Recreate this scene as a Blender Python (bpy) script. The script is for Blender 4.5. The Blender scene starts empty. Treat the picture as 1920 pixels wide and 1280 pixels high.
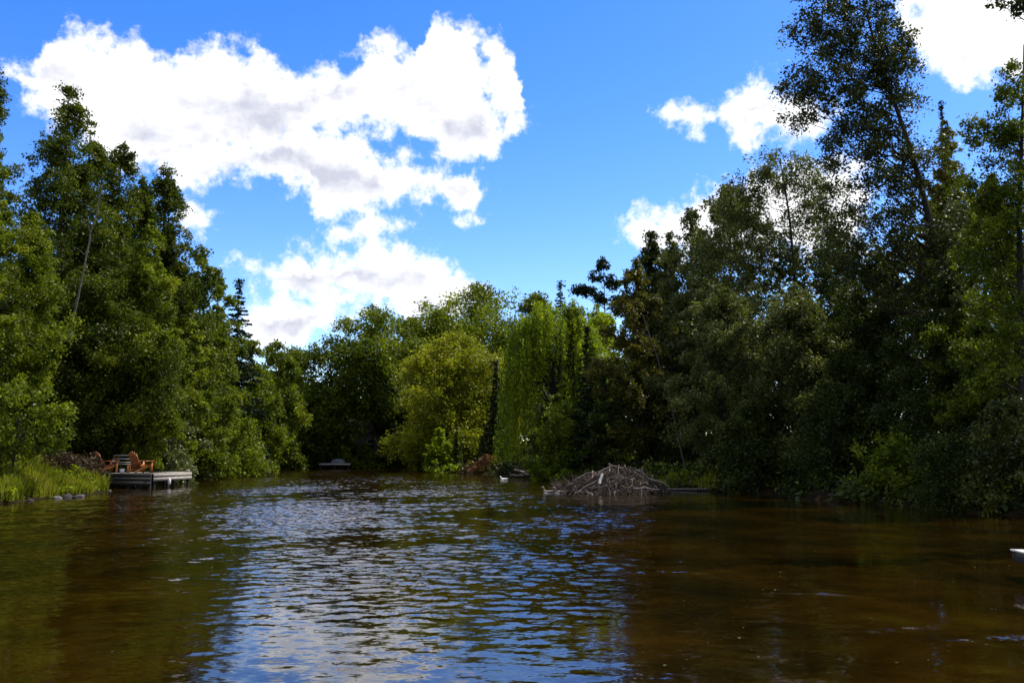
import bpy, math
import numpy as np
from mathutils import Vector, Matrix, Euler

# ------------------------------------------------------------------ basics
scene = bpy.context.scene
COL = scene.collection
R = np.random.default_rng(7)
PI = math.pi
FPX = 1663.0                      # focal length in photo pixels (1920 wide)
CAMZ = 1.6
PITCH = math.radians(7.266)
SUN_AZ = math.radians(60)         # right of the view direction (+Y), towards +X
SUN_EL = math.radians(57)


def at(px, py, D):
    """world x and z of a photo direction at world depth y = D"""
    u = (px - 960) / FPX
    v = (640 - py) / FPX
    dy = math.cos(PITCH) - v * math.sin(PITCH)
    dz = math.sin(PITCH) + v * math.cos(PITCH)
    t = D / dy
    return u * t, CAMZ + dz * t


def pxm(D):
    return D / FPX                # metres per photo pixel


# ------------------------------------------------------------------ mesh helpers
def raw_mesh(name, V, F, rnd=None, smooth=False):
    """V (n,3); F (m,4) quads with numpy"""
    me = bpy.data.meshes.new(name)
    V = np.asarray(V, np.float32)
    F = np.asarray(F, np.int32)
    n, m, k = len(V), len(F), F.shape[1]
    me.vertices.add(n)
    me.vertices.foreach_set('co', V.ravel())
    me.loops.add(m * k)
    me.loops.foreach_set('vertex_index', F.ravel())
    me.polygons.add(m)
    me.polygons.foreach_set('loop_start', np.arange(0, m * k, k, dtype=np.int32))
    if smooth:
        me.polygons.foreach_set('use_smooth', np.ones(m, bool))
    me.update(calc_edges=True)
    if rnd is not None:
        a = me.attributes.new('rnd', 'FLOAT', 'FACE')
        a.data.foreach_set('value', np.asarray(rnd, np.float32))
    return me


def link(name, me, mat, parent=None, loc=None):
    o = bpy.data.objects.new(name, me)
    COL.objects.link(o)
    if mat is not None and me is not None and not me.materials:
        me.materials.append(mat)
    if parent is not None:
        o.parent = parent
    if loc is not None:
        o.location = loc
    return o


def empty(name, loc, rz=0.0):
    o = bpy.data.objects.new(name, None)
    o.empty_display_size = 0.3
    COL.objects.link(o)
    o.location = loc
    o.rotation_euler = (0, 0, rz)
    return o


def tag(o, label=None, cat=None, group=None, kind=None):
    if label:
        o['label'] = label
    if cat:
        o['category'] = cat
    if group:
        o['group'] = group
    if kind:
        o['kind'] = kind
    return o


def copy_thing(o, parent=None):
    c = o.copy()
    COL.objects.link(c)
    c.parent = parent
    for ch in list(o.children):
        copy_thing(ch, c)
    return c


class Geo:
    """collects quads with numpy"""
    def __init__(self):
        self.V, self.F, self.n = [], [], 0

    def add(self, V, F):
        self.V.append(np.asarray(V, float))
        self.F.append(np.asarray(F, int) + self.n)
        self.n += len(V)

    def tube(self, P, r, sides=7):
        P = np.asarray(P, float)
        r = np.broadcast_to(np.asarray(r, float), (len(P),))
        T = np.gradient(P, axis=0)
        T /= np.linalg.norm(T, axis=1)[:, None] + 1e-9
        ref = np.array([0.31, 0.95, 0.05]) if abs(T[0][2]) > 0.6 else np.array([0.03, 0.05, 1.0])
        A = np.cross(T, ref)
        A /= np.linalg.norm(A, axis=1)[:, None] + 1e-9
        B = np.cross(T, A)
        ang = np.arange(sides) * 2 * PI / sides
        V = P[:, None, :] + r[:, None, None] * (np.cos(ang)[None, :, None] * A[:, None, :] + np.sin(ang)[None, :, None] * B[:, None, :])
        k = len(P)
        V = V.reshape(-1, 3)
        i = np.arange(k - 1)[:, None] * sides
        j = np.arange(sides)[None, :]
        j2 = (j + 1) % sides
        F = np.stack([i + j, i + j2, i + sides + j2, i + sides + j], -1).reshape(-1, 4)
        # end caps: collapse to the centre
        e0 = len(V)
        V = np.vstack([V, P[0], P[-1]])
        jj = np.arange(0, sides)
        c0 = np.stack([jj, np.full(sides, e0), np.full(sides, e0), (jj + 1) % sides], -1)
        self.add(V, F)
        return self

    def box(self, c, s, M=None):
        x, y, z = np.array(s) / 2
        V = np.array([[a, b, d] for a in (-x, x) for b in (-y, y) for d in (-z, z)])
        if M is not None:
            V = V @ np.array(M).T
        V = V + np.array(c)
        self.add(V, [[0, 1, 3, 2], [4, 6, 7, 5], [0, 4, 5, 1], [2, 3, 7, 6], [0, 2, 6, 4], [1, 5, 7, 3]])
        return self

    def mesh(self, name, smooth=False):
        return raw_mesh(name, np.vstack(self.V), np.vstack(self.F), smooth=smooth)


def rot(ax=0, ay=0, az=0):
    return np.array(Euler((ax, ay, az)).to_matrix())


# ------------------------------------------------------------------ materials
def new_mat(name):
    m = bpy.data.materials.new(name)
    m.use_nodes = True
    nt = m.node_tree
    nt.nodes.clear()
    out = nt.nodes.new('ShaderNodeOutputMaterial')
    return m, nt, out


def N(nt, kind, **kw):
    n = nt.nodes.new(kind)
    for k, v in kw.items():
        if k.startswith('i_'):
            n.inputs[k[2:].replace('_', ' ')].default_value = v
        else:
            setattr(n, k, v)
    return n


def ramp(nt, stops):
    r = nt.nodes.new('ShaderNodeValToRGB')
    el = r.color_ramp.elements
    while len(el) > 1:
        el.remove(el[-1])
    el[0].position = stops[0][0]
    el[0].color = (*stops[0][1], 1)
    for p, c in stops[1:]:
        e = el.new(p)
        e.color = (*c, 1)
    return r


def leaf_mat(name, cd, cm, cl, trans=0.35, rough=0.5, spec=0.14):
    m, nt, out = new_mat(name)
    a = N(nt, 'ShaderNodeAttribute', attribute_name='rnd')
    oi = N(nt, 'ShaderNodeObjectInfo')
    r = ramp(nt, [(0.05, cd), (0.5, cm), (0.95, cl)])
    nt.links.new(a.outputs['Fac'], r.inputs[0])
    p = N(nt, 'ShaderNodeBsdfPrincipled')
    p.inputs['Roughness'].default_value = rough
    p.inputs['Specular IOR Level'].default_value = spec
    nt.links.new(r.outputs[0], p.inputs['Base Color'])
    t = N(nt, 'ShaderNodeBsdfTranslucent')
    mx = N(nt, 'ShaderNodeMix', data_type='RGBA', blend_type='MULTIPLY')
    mx.inputs['Factor'].default_value = 1
    nt.links.new(r.outputs[0], mx.inputs['A'])
    mx.inputs['B'].default_value = (1.35, 1.45, 0.55, 1)
    nt.links.new(mx.outputs['Result'], t.inputs['Color'])
    ms = N(nt, 'ShaderNodeMixShader')
    ms.inputs[0].default_value = trans
    nt.links.new(p.outputs[0], ms.inputs[1])
    nt.links.new(t.outputs[0], ms.inputs[2])
    nt.links.new(ms.outputs[0], out.inputs[0])
    return m


def noise_mat(name, stops, scale=3.0, rough=0.85, stretch=(1, 1, 1), detail=5, bump=0.0, spec=0.3, obj_rand=0.0):
    m, nt, out = new_mat(name)
    tc = N(nt, 'ShaderNodeTexCoord')
    mp = N(nt, 'ShaderNodeMapping')
    mp.inputs['Scale'].default_value = stretch
    nt.links.new(tc.outputs['Object'], mp.inputs['Vector'])
    n = N(nt, 'ShaderNodeTexNoise')
    n.inputs['Scale'].default_value = scale
    n.inputs['Detail'].default_value = detail
    n.inputs['Roughness'].default_value = 0.65
    nt.links.new(mp.outputs[0], n.inputs['Vector'])
    r = ramp(nt, stops)
    src = n.outputs['Fac']
    if obj_rand:
        oi = N(nt, 'ShaderNodeObjectInfo')
        ma = N(nt, 'ShaderNodeMath', operation='MULTIPLY_ADD')
        nt.links.new(oi.outputs['Random'], ma.inputs[0])
        ma.inputs[1].default_value = obj_rand
        sub = N(nt, 'ShaderNodeMath', operation='SUBTRACT')
        nt.links.new(n.outputs['Fac'], sub.inputs[0])
        sub.inputs[1].default_value = obj_rand / 2
        nt.links.new(sub.outputs[0], ma.inputs[2])
        src = ma.outputs[0]
    nt.links.new(src, r.inputs[0])
    p = N(nt, 'ShaderNodeBsdfPrincipled')
    p.inputs['Roughness'].default_value = rough
    p.inputs['Specular IOR Level'].default_value = spec
    nt.links.new(r.outputs[0], p.inputs['Base Color'])
    if bump:
        b = N(nt, 'ShaderNodeBump')
        b.inputs['Strength'].default_value = bump
        b.inputs['Distance'].default_value = 0.05
        nt.links.new(n.outputs['Fac'], b.inputs['Height'])
        nt.links.new(b.outputs[0], p.inputs['Normal'])
    nt.links.new(p.outputs[0], out.inputs[0])
    return m


LM = {
    'green':  leaf_mat('green_leaves', (0.0202, 0.0327, 0.0021), (0.0710, 0.0998, 0.0047), (0.1776, 0.2046, 0.0118)),
    'fresh':  leaf_mat('fresh_green_leaves', (0.0318, 0.0518, 0.0035), (0.1041, 0.1398, 0.0071), (0.2205, 0.2461, 0.0142)),
    'cedar':  leaf_mat('cedar_sprays', (0.0128, 0.0213, 0.0021), (0.0490, 0.0713, 0.0035), (0.1347, 0.1528, 0.0094), trans=.28),
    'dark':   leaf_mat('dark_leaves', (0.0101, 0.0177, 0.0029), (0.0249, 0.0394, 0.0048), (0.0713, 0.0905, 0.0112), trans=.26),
    'spruce': leaf_mat('spruce_needles', (0.0072, 0.0143, 0.0062), (0.0133, 0.0246, 0.0082), (0.0306, 0.0471, 0.0142), trans=.08, rough=.6, spec=.08),
    'blue':   leaf_mat('blue_grey_needles', (0.0205, 0.0348, 0.0266), (0.0377, 0.0613, 0.0471), (0.0589, 0.0883, 0.0683), trans=.08, rough=.6),
    'willow': leaf_mat('willow_leaves', (0.0674, 0.0778, 0.0035), (0.1776, 0.1916, 0.0083), (0.3184, 0.3109, 0.0189), trans=.38),
    'lime':   leaf_mat('lime_leaves', (0.0613, 0.0933, 0.0047), (0.1531, 0.2072, 0.0083), (0.2695, 0.3044, 0.0189), trans=.45),
    'olive':  leaf_mat('grey_olive_leaves', (0.0249, 0.0317, 0.0068), (0.0751, 0.0892, 0.0213), (0.1684, 0.1840, 0.0560), trans=.30),
    'autumn': leaf_mat('turning_leaves', (.024, .026, .005), (.068, .070, .009), (.150, .125, .015), trans=.34),
    'yellow': leaf_mat('yellowing_leaves', (0.0307, 0.0307, 0.0041), (0.0883, 0.0800, 0.0071), (0.1825, 0.1413, 0.0118), trans=.40),
    'poplar': leaf_mat('poplar_leaves', (0.0124, 0.0203, 0.0039), (0.0361, 0.0482, 0.0068), (0.1166, 0.1226, 0.0157), trans=.28, rough=.45, spec=.22),
    'silver': leaf_mat('pale_green_leaves', (0.0266, 0.0348, 0.0102), (0.0942, 0.1107, 0.0306), (0.2002, 0.2096, 0.0824), trans=.30, rough=.45, spec=.25),
    'bracken': leaf_mat('withered_leaves', (0.0226, 0.0143, 0.0092), (0.0614, 0.0389, 0.0246), (0.1531, 0.1060, 0.0683), trans=.2),
    'rust':   leaf_mat('rusty_leaves', (0.0358, 0.0164, 0.0082), (0.0870, 0.0348, 0.0143), (0.1766, 0.0824, 0.0329), trans=.25),
    'grass':  leaf_mat('grass_blades', (0.0589, 0.0777, 0.0059), (0.1472, 0.1708, 0.0094), (0.2708, 0.2532, 0.0236), trans=.40),
}
BARK = noise_mat('dark_bark', [(.25, (.010, .008, .006)), (.6, (.035, .029, .022)), (.85, (.075, .065, .052))], 5, stretch=(6, 6, 1), bump=.5)
PALEBARK = noise_mat('pale_bark', [(.25, (.03, .025, .02)), (.5, (.12, .10, .085)), (.8, (.26, .235, .205))], 4, stretch=(5, 5, 2), bump=.3)
MIDBARK = noise_mat('grey_birch_bark', [(.25, (.02, .017, .014)), (.5, (.07, .06, .05)), (.8, (.19, .17, .15))], 4, stretch=(5, 5, 2), bump=.3)
WOOD_GREY = noise_mat('weathered_wood', [(.2, (.10, .088, .075)), (.5, (.27, .245, .215)), (.8, (.46, .43, .39))], 4, stretch=(1.2, 9, 9), bump=.3)
WOOD_DARK = noise_mat('wet_and_shaded_wood', [(.2, (.010, .010, .009)), (.6, (.030, .030, .026)), (.9, (.07, .066, .055))], 4, stretch=(1.2, 9, 9), bump=.3)  # wet posts, and shade put into the colour of unlit dock faces
WOOD_STAIN = noise_mat('stained_orange_wood', [(.2, (.22, .065, .012)), (.55, (.38, .125, .022)), (.85, (.50, .20, .045))], 5, stretch=(6, 6, 1), rough=.38, spec=.5)
STICK = noise_mat('dead_sticks', [(.1, (.018, .011, .007)), (.42, (.070, .048, .036)), (.68, (.145, .115, .095)), (.92, (.33, .28, .24))], 2.5, stretch=(3, 3, 1), obj_rand=.55)
MUD = noise_mat('lodge_mud', [(.3, (.010, .007, .005)), (.7, (.035, .024, .016))], 3)
WHITEWOOD = noise_mat('peeled_wood', [(.2, (.50, .48, .42)), (.8, (.78, .75, .68))], 6, stretch=(3, 3, 1), rough=.6)
STONE = noise_mat('bank_stone', [(.2, (.012, .011, .010)), (.5, (.045, .041, .038)), (.8, (.15, .14, .13))], 5, bump=.4, obj_rand=.4)


# ------------------------------------------------------------------ terrain
LB = np.array([(-60, -17), (10, -17.6), (26, -17.4), (30, -17.1), (33, -16.8), (37, -17.3), (40, -18.1), (42, -19.4), (44, -21.0), (50, -20.0), (57, -20.2), (66, -21.0), (75, -22.8), (89, -24.4), (104, -27)])
RB = np.array([(-60, 14), (5, 13.8), (20, 13.5), (24, 13.4), (29, 11.6), (36, 10.2), (39, 9.1), (42, 7.3), (47, 5.2), (52, 3.6), (58, 1.8), (66, .2), (76, -4.2), (79, -7.0), (82, -7.4), (90, -8.5), (104, -12)])


def bank_d(x, y):
    """distance-like value outside the water (positive on land)"""
    x = np.asarray(x, float)
    y = np.asarray(y, float)
    wob = .35 * np.sin(y * .9 + x * .4) + .22 * np.sin(y * 2.3 + 1.1) + .12 * np.sin(y * 5.1 + .3)
    l = np.interp(y, LB[:, 0], LB[:, 1]) - x + wob
    r = x - np.interp(y, RB[:, 0], RB[:, 1]) + wob
    f = y - (103 + .5 * np.sin(x * .8) + .3 * np.sin(x * 2.1))
    b = -48 - y
    return np.maximum(np.maximum(l, r), np.maximum(f, b))


def ground(x, y):
    d = bank_d(x, y)
    z = np.where(d < 0, -1.0 * (1 - np.exp(np.minimum(d, 0) / 1.6)),
                 .42 * (1 - np.exp(-np.maximum(d, 0) / .9)) + np.minimum(.035 * np.maximum(d, 0), 5))
    z = z + .42 * np.clip((d - .3) / 2.6, 0, 1) * np.clip((-14 - x) / 2, 0, 1) * np.clip((y - 24) / 3, 0, 1) * np.clip((45 - y) / 2.5, 0, 1)
    z = z + np.where(d > 0, np.minimum(d, 1) * (.07 * np.sin(x * 1.7 + y) + .06 * np.sin(y * 2.6 - x * .7)), 0)
    return z


def build_ground():
    xs = np.concatenate([[-2500, -1200, -500, -250, -150], np.arange(-100, -34, 3), np.arange(-34, 22, .45), np.arange(22, 90, 3), [120, 200, 500, 1200, 2500]])
    ys = np.concatenate([[-1500, -500, -150, -80], np.arange(-60, 8, 3), np.arange(8, 70, .45), np.arange(70, 115, .9), np.arange(116, 180, 4), [200, 300, 600, 1500, 3000]])
    X, Y = np.meshgrid(xs, ys)
    Z = ground(X, Y)
    V = np.stack([X, Y, Z], -1).reshape(-1, 3)
    nx, ny = len(xs), len(ys)
    i = (np.arange(ny - 1)[:, None] * nx + np.arange(nx - 1)[None, :])
    F = np.stack([i, i + 1, i + nx + 1, i + nx], -1).reshape(-1, 4)
    m = noise_mat('forest_floor', [(.25, (.005, .004, .0025)), (.5, (.016, .012, .006)), (.75, (.022, .026, .006))], .8, detail=8, bump=.4, rough=1.0, spec=.02)
    o = link('ground', raw_mesh('ground', V, F, smooth=True), m)
    tag(o, kind='structure')


build_ground()


def soft_noise(x, y, lx, ly, seed):
    rng = np.random.default_rng(seed)
    z = 0
    for _ in range(14):
        a = rng.random() * 2 * PI
        f = rng.uniform(.6, 1.6)
        z = z + np.sin(2 * PI * f * (x * math.cos(a) / lx + y * math.sin(a) / ly) + rng.random() * 6.28)
    return z / math.sqrt(7.0)          # about unit variance


def waves():
    xs = np.concatenate([[-70, -50, -36], np.arange(-28, 17, .09), [20, 30, 60]])
    ys = np.concatenate([[-70, -30, -8], np.arange(2, 12, .036), np.arange(12, 40, .055), np.arange(40, 106, .085), [112, 125]])
    X, Y = np.meshgrid(xs, ys)
    dy = np.gradient(ys)[:, None]
    rng = np.random.default_rng(31)
    # wind: strongest along the middle of the channel, calm under the banks
    ax = -.17 * Y - 1.0
    g = np.exp(-(np.abs(X - ax) / (7.5 + .06 * Y)) ** 2.6)
    patch = np.clip(.95 + .30 * soft_noise(X, Y, 7, 11, 3) + .28 * soft_noise(X, Y, 1.8, 2.6, 9), .3, 1.8)
    rise = np.clip((Y - 6.5) / 15, 0, 1)
    rise = rise * rise * (3 - 2 * rise)
    fade = 1 - .65 * np.clip((Y - 80) / 18, 0, 1)
    calm = 1 - .55 * np.clip((X - .04 * Y - 1.0) / 4, 0, 1)
    A = (.50 + .55 * g) * patch * (.22 + 1.38 * rise) * fade * calm
    # wakes of the ducks: two long low streaks
    for (x0, y0, x1, y1) in ((1.0, 37.4, -9.0, 43.5), (-.4, 57.6, -12, 60.5)):
        t = np.clip((x0 - X) / (x0 - x1), 0, 1)
        yc = y0 + (y1 - y0) * t
        A = A + .8 * np.exp(-((Y - yc) / (.25 + .9 * t)) ** 2) * (X < x0 + .3) * (X > x1) * (1 - .5 * t)
    # small broken riffles in the right foreground
    for (x0, y0, rx_, ry_, k_) in ((4.35, 8.0, .55, .22, 2.6), (3.55, 8.5, .45, .18, 2.0), (3.6, 10.6, .4, .2, 1.6), (2.2, 12.5, .8, .3, 1.2), (4.9, 17.5, 1.2, .5, 1.0)):
        A = A + k_ * np.exp(-((X - x0) / rx_) ** 2 - ((Y - y0) / ry_) ** 2)
    sl = .085                            # rms slope where A = 1
    n = 130
    lam = np.exp(rng.uniform(math.log(.13), math.log(.60), n))
    Z = np.zeros_like(X)
    for l in lam:
        k = 2 * PI / l
        th = rng.normal() * 1.0 + (PI if rng.random() < .2 else 0)
        amp = sl * math.sqrt(2 / n) / k
        ok = np.clip((l / dy - 2.6) / 1.5, 0, 1) * (1 if l > .19 else .8)
        ph = k * (X * math.sin(th) + Y * math.cos(th)) + rng.random() * 6.28
        ph = ph + 1.5 * np.sin(X * rng.uniform(.6, 2.0) + Y * rng.uniform(-1.6, 1.6) + rng.random() * 6.28)
        Z += ok * amp * np.sin(ph)
    dens = np.clip((X + 28) / 3, 0, 1) * np.clip((16.5 - X) / 2, 0, 1) * np.clip((Y - 2.2) / .5, 0, 1) * np.clip((105 - Y) / 3, 0, 1)
    Z *= A * dens
    nx, ny = len(xs), len(ys)
    i = np.arange(ny - 1)[:, None] * nx + np.arange(nx - 1)[None, :]
    F = np.stack([i, i + 1, i + nx + 1, i + nx], -1).reshape(-1, 4)
    return np.stack([X, Y, Z], -1).reshape(-1, 3), F, A


def build_water():
    m, nt, out = new_mat('river_water')
    L = nt.links.new
    geo = N(nt, 'ShaderNodeNewGeometry')
    sep = N(nt, 'ShaderNodeSeparateXYZ')
    L(geo.outputs['Position'], sep.inputs[0])

    def math_(op, a, b=None, c=None, clamp=False):
        n = N(nt, 'ShaderNodeMath', operation=op)
        n.use_clamp = clamp
        for k, v in enumerate((a, b, c)):
            if v is None:
                continue
            if isinstance(v, (int, float)):
                n.inputs[k].default_value = v
            else:
                L(v, n.inputs[k])
        return n.outputs[0]

    def slope(scale, stretch, detail, rz=0.0):
        mp = N(nt, 'ShaderNodeMapping')
        mp.inputs['Scale'].default_value = stretch
        mp.inputs['Rotation'].default_value = (0, 0, rz)
        L(geo.outputs['Position'], mp.inputs['Vector'])
        n = N(nt, 'ShaderNodeTexNoise')
        n.inputs['Scale'].default_value = scale
        n.inputs['Detail'].default_value = detail
        n.inputs['Roughness'].default_value = .6
        n.inputs['Distortion'].default_value = .4
        L(mp.outputs[0], n.inputs['Vector'])
        v = N(nt, 'ShaderNodeVectorMath', operation='SUBTRACT')
        L(n.outputs['Color'], v.inputs[0])
        v.inputs[1].default_value = (.5, .5, .5)
        return v.outputs[0]

    def scale_v(v, s):
        n = N(nt, 'ShaderNodeVectorMath', operation='SCALE')
        L(v, n.inputs[0])
        if isinstance(s, (int, float)):
            n.inputs['Scale'].default_value = s
        else:
            L(s, n.inputs['Scale'])
        return n.outputs[0]

    def add_v(a, b):
        n = N(nt, 'ShaderNodeVectorMath', operation='ADD')
        L(a, n.inputs[0])
        L(b, n.inputs[1])
        return n.outputs[0]

    # finest capillary ripples, below the mesh of the real waves
    s1 = slope(1.0, (5.0, 11.0, 1), 2.0, .12)
    s2 = slope(1.0, (14.0, 24.0, 1), 1.5, -.2)
    wa = N(nt, 'ShaderNodeAttribute', attribute_name='wind')
    tot = scale_v(add_v(scale_v(s1, .26), scale_v(s2, .20)), math_('MULTIPLY_ADD', wa.outputs['Fac'], 1.0, .10))
    an = N(nt, 'ShaderNodeVectorMath', operation='MULTIPLY')
    L(tot, an.inputs[0])
    an.inputs[1].default_value = (.6, 1.0, 0)
    up = N(nt, 'ShaderNodeVectorMath', operation='ADD')
    L(an.outputs[0], up.inputs[0])
    L(geo.outputs['Normal'], up.inputs[1])
    nrm = N(nt, 'ShaderNodeVectorMath', operation='NORMALIZE')
    L(up.outputs[0], nrm.inputs[0])

    # tannin-brown body colour with streaks of the bed showing through
    bn = N(nt, 'ShaderNodeTexNoise')
    bn.inputs['Scale'].default_value = .35
    bn.inputs['Detail'].default_value = 9
    bn.inputs['Roughness'].default_value = .68
    L(geo.outputs['Position'], bn.inputs['Vector'])
    r = ramp(nt, [(.34, (.002, .0010, .0001)), (.48, (.0085, .0041, .0003)), (.60, (.0175, .0086, .0006)), (.70, (.024, .0180, .0012))])
    L(bn.outputs['Fac'], r.inputs[0])
    p = N(nt, 'ShaderNodeBsdfPrincipled')
    L(r.outputs[0], p.inputs['Base Color'])
    p.inputs['Roughness'].default_value = .04
    p.inputs['IOR'].default_value = 1.40
    L(nrm.outputs[0], p.inputs['Normal'])
    L(p.outputs[0], out.inputs[0])
    V, F, W = waves()
    me = raw_mesh('water', V, F, smooth=True)
    at_ = me.attributes.new('wind', 'FLOAT', 'POINT')
    at_.data.foreach_set('value', W.ravel().astype(np.float32))
    o = link('water', me, m)
    tag(o, kind='structure')


build_water()


# ------------------------------------------------------------------ foliage
DENS = 1.0


def unit(v):
    return v / (np.linalg.norm(v, axis=-1, keepdims=True) + 1e-9)


def leaf_quads(P, L, rng, up=.6, aspect=.62, along=None, jit=.35):
    n = len(P)
    nr = rng.normal(size=(n, 3))
    nr[:, 2] += up
    nr = unit(nr)
    t = rng.normal(size=(n, 3)) if along is None else along + jit * rng.normal(size=(n, 3))
    t = t - (t * nr).sum(1, keepdims=True) * nr
    t = unit(t)
    s = np.cross(nr, t)
    l = (L * (.5 + 1.05 * rng.random(n) ** 1.6))[:, None] / 2
    w = l * aspect
    V = np.stack([P - t * l, P + s * w + t * l * .1, P + t * l, P - s * w + t * l * .1], 1).reshape(-1, 3)
    F = np.arange(n * 4).reshape(-1, 4)
    return V, F


class Crown:
    def __init__(self):
        self.V, self.F, self.r, self.n = [], [], [], 0

    def add(self, V, F, r):
        self.V.append(V)
        self.F.append(F + self.n)
        self.r.append(r)
        self.n += len(V)

    def clumps(self, C, Rc, n, L, rng, droop=.25, flat=.75, up=.6, twigs=9, aspect=.62, spread=.17):
        """n leaves shared over the clumps C (radius Rc), strung along short twigs"""
        C = np.asarray(C, float)
        Rc = np.asarray(Rc, float)
        w = Rc ** 2 * np.exp(rng.normal(size=len(C)) * .45)
        idx = rng.choice(len(C), size=int(n), p=w / w.sum())
        td = unit(rng.normal(size=(len(C), twigs, 3)))
        td[..., 2] *= flat
        tl = rng.uniform(.6, 1.15, size=(len(C), twigs))
        k = rng.integers(0, twigs, len(idx))
        s = np.sqrt(rng.random(len(idx)))
        d = td[idx, k]
        rr = Rc[idx]
        P = C[idx] + d * (s * rr * tl[idx, k])[:, None] + rng.normal(size=(len(idx), 3)) * (spread * rr)[:, None]
        P[:, 2] -= droop * s ** 2 * rr
        V, F = leaf_quads(P, L, rng, up=up, aspect=aspect)
        cr = rng.normal(size=len(C)) * .16
        r = np.clip(.5 + cr[idx] + rng.normal(size=len(idx)) * .17, 0, 1)
        self.add(V, F, r)

    def mesh(self, name):
        return raw_mesh(name, np.vstack(self.V), np.vstack(self.F), np.concatenate(self.r))


def bent(p0, p1, rng, k=5, sag=0.0, wob=.06):
    p0 = np.asarray(p0, float)
    p1 = np.asarray(p1, float)
    t = np.linspace(0, 1, k)[:, None]
    P = p0 + (p1 - p0) * t
    l = np.linalg.norm(p1 - p0)
    W = rng.normal(size=(k, 3)) * wob * l
    W[0] = W[-1] = 0
    P = P + W
    P[:, 2] += sag * l * (t[:, 0] * (1 - t[:, 0])) * 4
    return P


def trunk_at(path, z):
    return np.array([np.interp(z, path[:, 2], path[:, 0]), np.interp(z, path[:, 2], path[:, 1]), z])


def finish(name, base, trunk, crown, leafmat, bark, label, cat, group):
    """base (3,); geometry given in world coordinates"""
    o = empty(name, base)
    tag(o, label, cat, group)
    b = np.asarray(base, float)
    if trunk is not None and trunk.n:
        trunk.V = [v - b for v in trunk.V]
        link('trunk', trunk.mesh('trunk', smooth=True), bark, o)
    crown.V = [v - b for v in crown.V]
    link('crown', crown.mesh('crown'), leafmat, o)
    return o


def px_leaf(D, k=2.7):
    return max(.065, .96 * k * D / 887)


def profile(shape, t):
    if shape == 'cone':
        return np.minimum(1, (t + .02) * 7) ** .7 * np.maximum(0, 1 - t) ** .58 * 1.0
    if shape == 'oval':
        return np.sqrt(np.maximum(0, 1 - (2 * (t ** .85) - 1) ** 2))
    if shape == 'dome':
        return np.sqrt(np.maximum(0, 1 - t ** 3)) * np.minimum(1, .8 + t * 2)
    if shape == 'column':
        return np.minimum(1, (t + .05) * 5) * np.maximum(0, 1 - t ** 2.6) ** .6
    if shape == 'egg':
        return np.minimum(1, (t + .03) * 4) ** .6 * np.maximum(0, 1 - t ** 1.6) ** .65
    raise KeyError(shape)


def tree(name, px, D, top, wpx, label, mat='green', shape='oval', base=.15, group=None, cat='tree', bark=None, seed=0,
         dens=1.0, clump=.17, nclump=None, lean=(0, 0), droop=.25, leafk=2.7, up=.6, limbs=26, trunk_r=None, inner=.45, aspect=.62, depth=1.0, spread=.17, twigs=9):
    """a broadleaf or feathery tree: px, top, wpx are photo pixels at depth D"""
    rng = np.random.default_rng(seed * 977 + int(px) * 13 + int(top))
    x0, zt = at(px, top, D)
    lx, ly = lean
    bx, by = x0 - lx, D - ly
    zb = float(ground(bx, by)) - .15
    H = zt - zb
    W = wpx * pxm(D)
    hb = zb + H * base
    path_t = np.linspace(0, 1, 9)
    path = np.stack([bx + lx * path_t ** 1.3 + rng.normal(size=9).cumsum() * .006 * W,
                     by + ly * path_t ** 1.3 + rng.normal(size=9).cumsum() * .006 * W,
                     zb + (H * .96) * path_t], 1)
    tr = trunk_r or .011 * H + .03
    g = Geo()
    rad = tr * (1 - .88 * path_t) * (1 + .5 * np.exp(-path_t * 22))
    g.tube(path, rad, 8)
    nc = nclump or int(np.clip(26 + 900 * (W * H) / D ** 2 * 6, 40, 230))
    t = rng.random(nc * 3)
    pr = profile(shape, t)
    keep = rng.random(nc * 3) < (pr + .25)
    t = t[keep][:nc]
    pr = pr[keep][:nc]
    n_ = len(t)
    ang = rng.random(n_) * 2 * PI
    lob = 1 + .22 * np.sin(ang * 3 + t * 6 + seed) + .16 * np.sin(ang * 5 - t * 11 + seed * 2.2) + .12 * np.sin(t * 19 + seed * 1.3 + ang)
    u = rng.random(n_) ** inner
    Rc = W * clump * rng.uniform(.6, 1.25, n_) * (.55 + .45 * pr)
    rr = np.maximum(0, W / 2 * pr * lob * u - Rc * .35)
    z = hb + t * (zt - hb) - Rc * .3
    cx = np.interp(z, path[:, 2], path[:, 0])
    cy = np.interp(z, path[:, 2], path[:, 1])
    C = np.stack([cx + rr * np.cos(ang), cy + rr * np.sin(ang) * depth, z], 1)
    # a leader clump at the very top
    C = np.vstack([C, [[path[-1, 0], path[-1, 1], zt - W * clump * .3]]])
    Rc = np.append(Rc, W * clump * .38)
    order = rng.permutation(len(C))[:limbs]
    for i in order:
        zz = max(zb + H * base * .6, C[i, 2] - .6 * math.hypot(C[i, 0] - cx[min(i, n_ - 1)], C[i, 1] - cy[min(i, n_ - 1)]) - .02 * H)
        p0 = trunk_at(path, zz)
        r0 = max(.012, tr * .30 * (1 - (zz - zb) / H))
        g.tube(bent(p0, C[i], rng, 5, .05), np.linspace(r0, r0 * .25, 5), 5)
    L = px_leaf(D, leafk)
    area = (wpx / 1.875) * ((zt - hb) / pxm(D) / 1.875) * .7
    nl = int(np.clip(area * 4.6 * dens * DENS * (2.7 / leafk) ** 1.3, 500, 110000))
    c = Crown()
    c.clumps(C, Rc, nl, L, rng, droop=droop, up=up, aspect=aspect, spread=spread, twigs=twigs)
    return finish(name, (bx, by, zb), g, c, LM[mat], bark or BARK, label, cat, group)


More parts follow.
